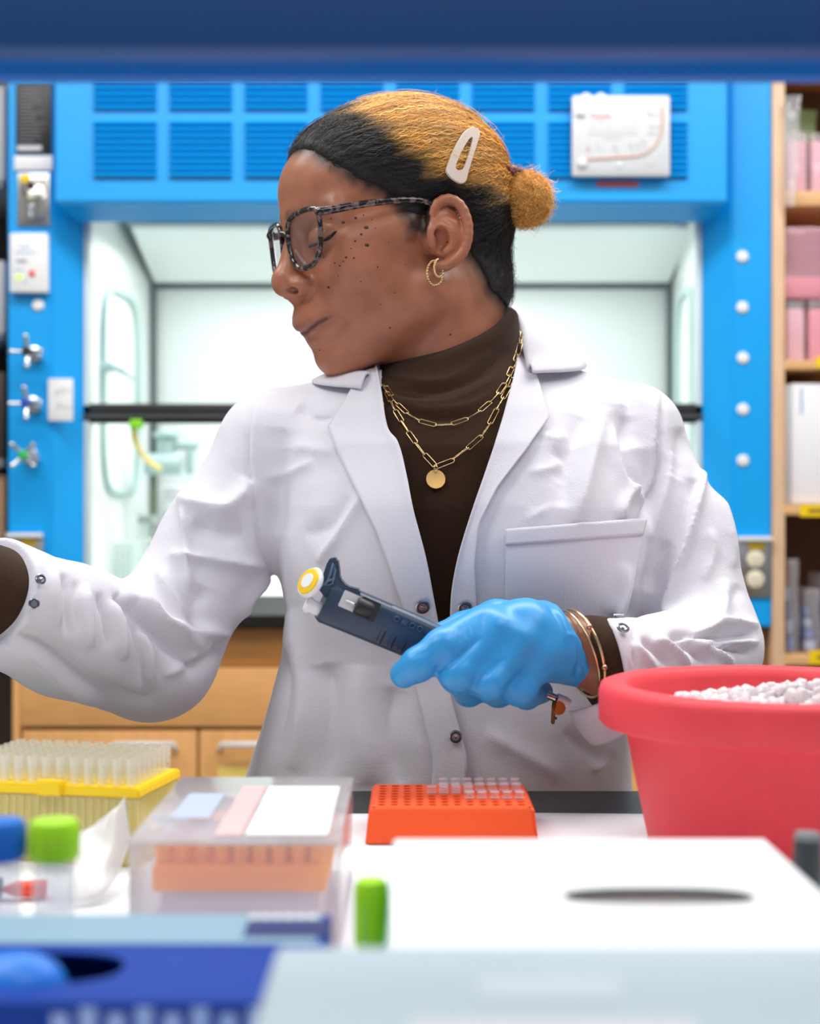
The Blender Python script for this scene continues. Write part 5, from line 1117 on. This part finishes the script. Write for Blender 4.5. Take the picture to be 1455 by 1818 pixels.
for k in range(620):
    a, r = rr.uniform(0, 6.283), .088*math.sqrt(rr.random()); h = .082+.012*(1-(r/.09)**2)+rr.uniform(-.006, .006)+(.006 if math.cos(a) > .2 else 0)
    s_ = rr.uniform(.0025, .0058); M = Matrix.Translation((bx+r*math.cos(a), by+r*math.sin(a), ZP+h)) @ Matrix.Rotation(rr.uniform(0, 3), 4, 'X') @ Matrix.Rotation(rr.uniform(0, 3), 4, 'Z') @ Matrix.Diagonal((s_, s_*rr.uniform(.6, 1), s_*rr.uniform(.7, 1.3), 1))
    vs_ = bmesh.ops.create_icosphere(bm, subdivisions=2, radius=1, matrix=M)['verts']
    for v in vs_: v.co += Vector((rr.uniform(-1, 1), rr.uniform(-1, 1), rr.uniform(-1, 1)))*s_*.13
ice = link('crushed_ice', bm_mesh('crushed_ice', bm, True), M_ICE); ice['kind'] = 'stuff'; ice['label'] = 'crushed clear ice filling the red bucket'; ice['category'] = 'ice'
lathe('ice_bed', [(.087, 0), (.088, .001), (.05, .012), (.001, .014)], (bx, by, ZP+.0835), (0, 0, 1), mat('packed_ice', (232, 214, 218), .3), ice, 48)

# ---- orange rack with clear tubes
M_OR = mat('rack_orange', (240, 84, 22), .5); M_HOLE = mat('hole_shadow_orange', (196, 58, 12), .6)
ax0, ay0 = (655-727.5)/FPX*.923, .923; RW_, RD_ = .1085, .079; RZ = ZP
rk = thing('tube_rack', 'orange tube rack with rows of holes standing on the white pad', 'rack', (ax0+RW_/2, ay0+RD_/2, RZ))
ra = math.radians(1.0)
HT = .0235; cols_, rows_ = 12, 8
def rkp(i, j): return (ax0+.008+i*(RW_-.016)/(cols_-1), ay0+.008+j*(RD_-.016)/(rows_-1))
bm = bmesh.new()      # top deck with real holes: grid of cells each with an octagonal opening
cw, ch = (RW_-.016)/(cols_-1), (RD_-.016)/(rows_-1)
def ringcell(cx, cy, x0, x1, y0, y1, r):
    o8 = [(x1, cy), (x1, y1), (cx, y1), (x0, y1), (x0, cy), (x0, y0), (cx, y0), (x1, y0)]; O = [bm.verts.new((x, y, RZ+HT)) for x, y in o8]
    I = [bm.verts.new((cx+r*math.cos(k*math.pi/4), cy+r*math.sin(k*math.pi/4), RZ+HT)) for k in range(8)]; D = [bm.verts.new((v.co.x, v.co.y, RZ+.006)) for v in I]
    for k in range(8):
        bm.faces.new((O[k], O[(k+1) % 8], I[(k+1) % 8], I[k])); bm.faces.new((I[k], I[(k+1) % 8], D[(k+1) % 8], D[k]))
    bm.faces.new(D)
for i in range(cols_):
    for j in range(rows_):
        x, y = rkp(i, j); ringcell(x, y, ax0+.002 if i == 0 else x-cw/2, ax0+RW_-.002 if i == cols_-1 else x+cw/2, ay0+.002 if j == 0 else y-ch/2, ay0+RD_-.002 if j == rows_-1 else y+ch/2, .0029)
bmesh.ops.remove_doubles(bm, verts=bm.verts, dist=1e-5)
link('deck', bm_mesh('deck', bm), M_OR, rk)
bm = bmesh.new(); z0_, z1_ = RZ, RZ+HT; fl = .0025
o1 = [(ax0-fl, ay0-fl), (ax0+RW_+fl, ay0-fl), (ax0+RW_+fl, ay0+RD_+fl), (ax0-fl, ay0+RD_+fl)]; o2 = [(ax0, ay0), (ax0+RW_, ay0), (ax0+RW_, ay0+RD_), (ax0, ay0+RD_)]; o3 = [(ax0+.002, ay0+.002), (ax0+RW_-.002, ay0+.002), (ax0+RW_-.002, ay0+RD_-.002), (ax0+.002, ay0+RD_-.002)]
R_ = [[bm.verts.new((x, y, z)) for x, y in o] for o, z in ((o1, z0_), (o2, z1_-.002), (o3, z1_))]
for a, b in zip(R_, R_[1:]):
    for k in range(4): bm.faces.new((a[k], a[(k+1) % 4], b[(k+1) % 4], b[k]))
bmesh.ops.bevel(bm, geom=[e for e in bm.edges if abs(e.verts[0].co.z-e.verts[1].co.z) > .001], offset=.002, segments=3, affect='EDGES'); link('skirt', bm_mesh('skirt', bm, True, 40), M_OR, rk)
M_TUBE = clear('tube_plastic', (244, 240, 244), .22, .08)
def pcr_mesh():
    bm = bmesh.new(); bm_lathe(bm, [(.0010, -.014), (.0017, -.013), (.0026, -.003), (.0027, .0005), (.0036, .0008), (.0036, .0016), (.0030, .0018), (.0030, .0042), (.0035, .0046), (.0035, .0055), (.0028, .0058), (.0026, .0048), (.0004, .0046)], seg=14)
    return bm_mesh('tube', bm, True, 40)
tm = pcr_mesh(); tm.materials.append(M_TUBE)
rowsn = ['back', 'second', 'third', 'front']; k = 0
for j, (r_, cs) in enumerate(((7, range(5, 12)), (5, range(5, 12)), (4, range(4, 8)), (2, range(7, 12)))):
    for i in cs:
        x, y = rkp(i, r_); n_ = len(list(cs)); side = list(cs).index(i)
        o = bpy.data.objects.new('sample_tube', tm); COL.objects.link(o); o.location = (x, y, RZ+HT)
        tag(o, 'clear tube %s from the left in the %s row of the orange rack' % (['first', 'second', 'third', 'fourth', 'fifth', 'sixth', 'seventh'][side], rowsn[j]), 'tube', 'clear tubes in the orange rack')

# ---- pipette tip box
T0 = np.array([(245-727.5)/FPX*.86, .86]); te1 = np.array([-.98, .2]); te2 = np.array([.2, .98]); TL, TD = .116, .068; TDZ = .951
tb = thing('tip_box', 'clear tip box with bright yellow deck full of pipette tips', 'tip box', (T0[0]-.05, T0[1]+.04, ZP))
def tp_(a, b, z): return (T0[0]+te1[0]*a+te2[0]*b, T0[1]+te1[1]*a+te2[1]*b, z)
def slab(name, a0, a1, b0, b1, z0, z1, m, parent, bev=.001, tap=0.0):
    bm = bmesh.new(); lo = [bm.verts.new(tp_(a, b, z0)) for a, b in ((a0+tap, b0+tap), (a1-tap, b0+tap), (a1-tap, b1-tap), (a0+tap, b1-tap))]; hi = [bm.verts.new(tp_(a, b, z1)) for a, b in ((a0, b0), (a1, b0), (a1, b1), (a0, b1))]
    bm.faces.new(lo[::-1]); bm.faces.new(hi)
    for i in range(4): bm.faces.new((lo[i], lo[(i+1) % 4], hi[(i+1) % 4], hi[i]))
    bmesh.ops.recalc_face_normals(bm, faces=bm.faces)
    if bev: bmesh.ops.bevel(bm, geom=bm.edges[:], offset=bev, segments=2, affect='EDGES')
    return link(name, bm_mesh(name, bm, bev > 0, 40), m, parent)
M_TY = mat('tip_deck_yellow', (252, 214, 0), .45); M_TCL = clear('tip_box_plastic', (250, 234, 150), .36, .15, (1, .98, .86))
slab('deck', -.001, TL+.001, -.001, TD+.001, TDZ-.006, TDZ, M_TY, tb, .001); slab('latch', TL*.42, TL*.57, -.004, .004, TDZ-.006, TDZ+.003, M_TY, tb, .001)
W_ = .0014; TS = .003
slab('box_side', 0, TL, 0, W_, ZP, TDZ-.0065, M_TCL, tb, 0); slab('box_side', 0, W_, W_, TD-W_, ZP, TDZ-.0065, M_TCL, tb, 0); slab('box_side', TL-W_, TL, W_, TD-W_, ZP, TDZ-.0065, M_TCL, tb, 0); slab('box_side', 0, TL, TD-W_, TD, ZP, TDZ-.0065, M_TCL, tb, 0); slab('box_floor', W_, TL-W_, W_, TD-W_, ZP, ZP+.002, mat('tip_floor', (240, 226, 150), .6), tb, 0)
for i in range(22): slab('rib', .004+i*.0051, .0052+i*.0051, -.0008, 0, ZP+.002, TDZ-.007, M_TCL, tb, 0)
for i in range(12): slab('rib', -.0008, 0, .004+i*.0052, .0052+i*.0052, ZP+.002, TDZ-.007, M_TCL, tb, 0)
bm = bmesh.new(); bm_lathe(bm, [(.0006, -.044), (.0017, -.012), (.0022, .0), (.0030, .0005), (.0033, .0165), (.0027, .0165), (.0022, .006)], seg=12, cap=False); ORD = ['first', 'second', 'third', 'fourth', 'fifth', 'sixth', 'seventh', 'eighth', 'ninth', 'tenth', 'eleventh', 'twelfth']; tipm = bm_mesh('tip', bm, True, 40); tipm.materials.append(clear('tip_plastic', (246, 242, 226), .30, .1))
for i in range(12):
    for j in range(8):
        o = bpy.data.objects.new('pipette_tip', tipm); COL.objects.link(o); o.location = tp_(.0065+i*(TL-.013)/11, .005+j*(TD-.010)/7, TDZ+.0002)
        tag(o, 'clear pipette tip %s from the right in the %s row of the yellow deck' % (ORD[i], (['front']+ORD[1:7]+['back'])[j]), 'pipette tip', 'pipette tips in the yellow deck')
# crumpled clear bag in front of the tip box
M_FILM = clear('white_film', (242, 242, 244), .5, .3)
fb = thing('plastic_sheet', 'crumpled milky plastic sheet lying against the tip box corner', 'sheet', P(200, 1560, .80))
a = smooth_path(PP([(222, 1420, .845), (205, 1440, .83), (170, 1462, .82), (140, 1475, .81)]), 16); b = smooth_path(PP([(232, 1490, .835), (205, 1560, .80), (180, 1590, .78), (120, 1600, .775)]), 16); s = np.linspace(0, 1, 12)
G_ = (a[:, None]*(1-s)[None, :, None]+b[:, None]*s[None, :, None]).reshape(-1, 3); G_[:, 1] += noise3(G_, 130, 2)*.006; G_[:, 2] = np.maximum(G_[:, 2]+noise3(G_, 160, 5)*.004, ZP+.001); cloth('film', G_, grid_q(16, 12), M_FILM, fb, .0006)

# ---- clear freezer box with orange rack inside
bx0, bx1, by0, by1, bz1 = -.136, -.0345, .68, .843, .959
fbx = thing('freezer_box', 'clear lidded tube box with an orange rack inside', 'box', ((bx0+bx1)/2, .76, ZP))
M_FZ = clear('freezer_plastic', (246, 240, 244), .12, .12); t_ = .0018
for nm, a in (('wall_panel', (bx0, bx1, by0, by0+t_, ZP+.002, bz1)), ('wall_panel', (bx0, bx1, by1-t_, by1, ZP+.002, bz1)), ('wall_panel', (bx0, bx0+t_, by0+t_, by1-t_, ZP+.002, bz1)), ('wall_panel', (bx1-t_, bx1, by0+t_, by1-t_, ZP+.002, bz1)), ('lid', (bx0-.001, bx1+.001, by0-.001, by1+.001, bz1, bz1+.0022))):
    box(nm, *a, clear('freezer_lid', (246, 240, 244), .3, .12) if nm == 'lid' else M_FZ, fbx, .0006)
box('floor_panel', bx0, bx1, by0, by1, ZP, ZP+.002, mat('lilac_plastic', (206, 188, 204), .4), fbx, 0)
box('lid_label', bx0+.055, bx1-.006, by0+.012, by1-.03, bz1+.0023, bz1+.0027, mat('white_label', (246, 246, 248), .5), fbx, 0); box('lid_band', bx0+.040, bx0+.053, by0+.012, by1-.03, bz1+.0023, bz1+.0026, mat('pale_red_band', (236, 190, 188), .5), fbx, 0); box('lid_print', bx0+.012, bx0+.032, by0+.05, by1-.05, bz1+.0023, bz1+.0026, mat('pale_blue_print', (188, 198, 226), .5), fbx, 0)
rr = random.Random(5)
for i in range(7): box('print_line', bx0+.06, bx0+.06+rr.uniform(.015, .03), by0+.02+i*.014, by0+.023+i*.014, bz1+.0027, bz1+.0029, M_GINK, fbx, 0)
M_OR2 = mat('inner_rack_orange', (255, 146, 20), .5)
ir_ = thing('tube_rack', 'light orange rack seen inside the clear freezer box', 'rack', ((bx0+bx1)/2-.004, .75, ZP+.014)); cxa, cxb = bx0+.010, bx1-.006
box('tray', cxa, cxb, by0+.006, by1-.03, ZP+.0315, ZP+.0445, M_OR2, ir_, .002)
for i in range(9):
    for j in range(3):
        x = cxa+.005+i*(cxb-cxa-.010)/8; lathe('well', [(.0044, 0), (.0044, .009), (.0037, .009), (.0034, .002)], (x, by0+.014+j*.022, ZP+.0445), (0, 0, 1), M_OR2, ir_, 14, False)
box('foot_block', cxa+.004, cxb-.004, by0+.010, by1-.034, ZP+.0021, ZP+.0314, mat('lilac_plastic', (206, 188, 204), .4), ir_, 0)

# ---- capped tubes
def conical(x, y, htop, r, capm, label, caph=.016, grp=None):
    t = thing('sample_vial', label, 'vial', (x, y, ZP), grp); h = htop-ZP
    lathe('tube', [(r*.3, 0), (r*.78, .004), (r*.82, .012), (r*.84, h-caph+.002)], (x, y, ZP), (0, 0, 1), clear('vial_plastic', (240, 240, 246), .35, .12), t)
    c = lathe('cap', [(r*.97, 0), (r, .001), (r, caph-.002), (r*.9, caph), (r*.01, caph)], (x, y, htop-caph), (0, 0, 1), capm, t, 28)
    for k in range(18):
        a = k*2*math.pi/18; tube('ridge', [(x+r*math.cos(a), y+r*math.sin(a), htop-caph+.002), (x+r*math.cos(a), y+r*math.sin(a), htop-.003)], .0005, capm, c, 5)
    tube('volume_print', [(x-r*.4, y-r*.84-.0002, ZP+.02+k*.01) for k in range(4)], .0004, M_GINK, t, 5)
M_LIME = mat('lime_cap', (170, 232, 24), .45); M_BCAP = mat('blue_cap', (20, 110, 208), .45)
conical(-.1515, .60, .9885, .0104, M_LIME, 'clear vial with lime green cap standing left of the clear freezer box', grp=None)
conical(-.1745, .60, .9885, .0104, M_BCAP, 'clear vial with blue cap partly cut off by the photo edge')
conical(-.0165, .60, .963, .0068, M_LIME, 'short lime green capped vial between the freezer box and white carton', .028)
sm = thing('microtube', 'tiny red capped tube lying on the pad behind the lime capped vial', 'tube', P(42, 1600, .79)); mx_, my_ = P(42, 0, .79)[0], .79
lathe('tube', [(.0012, 0), (.0045, .008), (.005, .022), (.005, .024)], (mx_-.012, my_, ZP+.0052), (1, .1, 0), mat('red_tube', (236, 74, 44), .4), sm, 16); lathe('cap', [(.0056, 0), (.0056, .004), (.001, .0045)], (mx_-.0165, my_, ZP+.0062), (1, .1, 0), mat('dark_cap_small', (30, 30, 40), .4), sm, 16)
mk = thing('marker_pen', 'black marker standing on the bench behind the white carton', 'marker', ((1433-727.5)/FPX*.65, .65, ZP)); lathe('barrel', [(.0068, 0), (.0068, .05), (.0066, .058), (.0062, .066)], mk.location, (0, 0, 1), mat('marker_black', (44, 48, 54), .4), mk); lathe('cap_end', [(.0062, .066), (.0056, .069), (.001, .0695)], mk.location, (0, 0, 1), mat('marker_grey', (120, 128, 132), .4), mk)

# ---- white carton with a slot
M_CART = mat('white_carton', (226, 229, 232), .55)
def carton(name, label, x0, x1, y0, y1, z1, m, slot=None, ms=None):
    t = thing(name, label, 'carton', ((x0+x1)/2, (y0+y1)/2, ZP)); z0 = ZP
    box('side', x0, x1, y0, y0+.0012, z0, z1-.0013, m, t, 0); box('side', x0, x1, y1-.0012, y1, z0, z1-.0013, m, t, 0); box('side', x0, x0+.0012, y0+.0012, y1-.0012, z0, z1-.0013, m, t, 0); box('side', x1-.0012, x1, y0+.0012, y1-.0012, z0, z1-.0013, m, t, 0)
    cx, cy_, rx_, ry_ = slot; n = 40; bm = bmesh.new()
    I = []; O = []
    for k in range(n):
        a = 2*math.pi*k/n; c, s_ = math.cos(a), math.sin(a); I.append(bm.verts.new((cx+rx_*math.copysign(abs(c)**.7, c), cy_+ry_*math.copysign(abs(s_)**.85, s_), z1)))
        # hit the rectangle edge along the same direction
        dx, dy = c*(x1-x0), s_*(y1-y0); tt = min([(x1-cx)/dx if dx > 1e-9 else 9, (x0-cx)/dx if dx < -1e-9 else 9, (y1-cy_)/dy if dy > 1e-9 else 9, (y0-cy_)/dy if dy < -1e-9 else 9]); O.append(bm.verts.new((cx+dx*tt, cy_+dy*tt, z1)))
    for k in range(n): bm.faces.new((O[k], O[(k+1) % n], I[(k+1) % n], I[k]))
    for c_ in ((x0, y0), (x1, y0), (x1, y1), (x0, y1)):
        v = min(range(n), key=lambda k: (O[k].co.x-c_[0])**2+(O[k].co.y-c_[1])**2); O[v].co.x, O[v].co.y = c_
    bm.normal_update(); bmesh.ops.solidify(bm, geom=bm.faces[:], thickness=.0012); bmesh.ops.recalc_face_normals(bm, faces=bm.faces); link('top_panel', bm_mesh('top_panel', bm), m, t)
    box('inside', x0+.002, x1-.002, y0+.002, y1-.002, z0+.001, z1-.0035 if ms.name == 'grey_contents' else z0+.02, ms, t, 0); return t
wct = carton('carton', 'white carton with a grey oval slot in its top, beside the red bucket', -.0068, .1556, .465, .62, .976, M_CART, (.0933, .528, .036, .0125), mat('grey_contents', (126, 120, 118), .7))
box('edge_stripe', -.0076, -.0069, .466, .619, ZP, .975, mat('teal_edge', (120, 190, 176), .5), wct, 0); box('teal_print', .150, .1555, .475, .50, .9761, .9764, mat('teal_edge', (120, 190, 176), .5), wct, 0)
for x0, x1, y in ((.02, .05, .59), (.03, .045, .545), (.015, .06, .50)): box('print_line', x0, x1, y, y+.003, .9761, .9764, mat('pale_print', (206, 212, 220), .5), wct, 0)
for z, a, b_ in ((.95, .02, .09), (.935, .02, .06)): box('print_line', a, b_, .4644, .465, z, z+.004, mat('pale_print', (206, 212, 220), .5), wct, 0)
# ---- blue glove carton
M_GC = mat('deep_blue_card', (0, 54, 150), .5, spec=.25); M_GLIGHT = mat('pale_blue_card', (132, 164, 184), .5)
gc = carton('glove_carton', 'deep blue glove carton with a dark slot and a blue glove poking out', -.245, -.0305, .452, .55, .9625, M_GC, (-.132, .487, .033, .0175), mat('dark_inside', (12, 16, 28), .8))
box('pale_band', -.244, -.034, .513, .5498, .9626, .9629, M_GLIGHT, gc, 0); box('dark_band', -.062, -.0308, .520, .542, .9629, .9631, mat('navy_band', (22, 34, 100), .5), gc, 0)
for i in range(6): box('white_print', -.062+i*.0045, -.0588+i*.0045, .5435, .5485, .9629, .9632, M_WHITE, gc, 0)
for i in range(9): box('white_print', -.115+i*.009, -.1095+i*.009, .4514, .452, .951, .959+.002*(i % 2), mat('pale_lettering', (150, 176, 232), .5), gc, 0)
box('violet_band', -.24, -.13, .4514, .452, .944, .949, mat('violet_card', (120, 60, 160), .5), gc, 0)
pg = thing('loose_glove', 'bright blue glove bulging out of the blue carton slot', 'glove', (-.135, .485, .955))
f = lambda X: smin(smin(ell(X, (-.130, .476, .958), (.0145, .0115, .0125)), ell(X, (-.143, .478, .957), (.013, .011, .011)), .01), ell(X, (-.135, .486, .942), (.016, .010, .016)), .01)+.001*noise3(X, 220, 4)
V, Q = mesh_sdf(f, (-.18, .455, .91), (-.10, .52, .985), .0018); link('glove_film', mesh_np('glove_film', V, Q), mat('loose_glove_blue', (10, 120, 226), .35), pg)
# ---- pale carton nearest the camera
pc_ = thing('pale_carton', 'pale grey blue carton at the bottom edge of the photo, nearest the camera', 'carton', (.08, .38, ZP))
M_PC = mat('pale_grey_card', (190, 206, 214), .5)
bm = bmesh.new(); bm_box(bm, -.042, .22, .30, .441, ZP, .9845, .003, 3); link('box', bm_mesh('box', bm, True, 40), M_PC, pc_)
box('white_patch', .0, .075, .345, .375, .9846, .9849, mat('white_print', (220, 220, 224), .5), pc_, 0); box('light_patch', .02, .06, .39, .41, .9846, .9849, mat('pale_print2', (204, 214, 222), .5), pc_, 0); box('teal_tab', .165, .17, .40, .43, .9846, .9849, mat('teal_edge', (120, 190, 176), .5), pc_, 0)
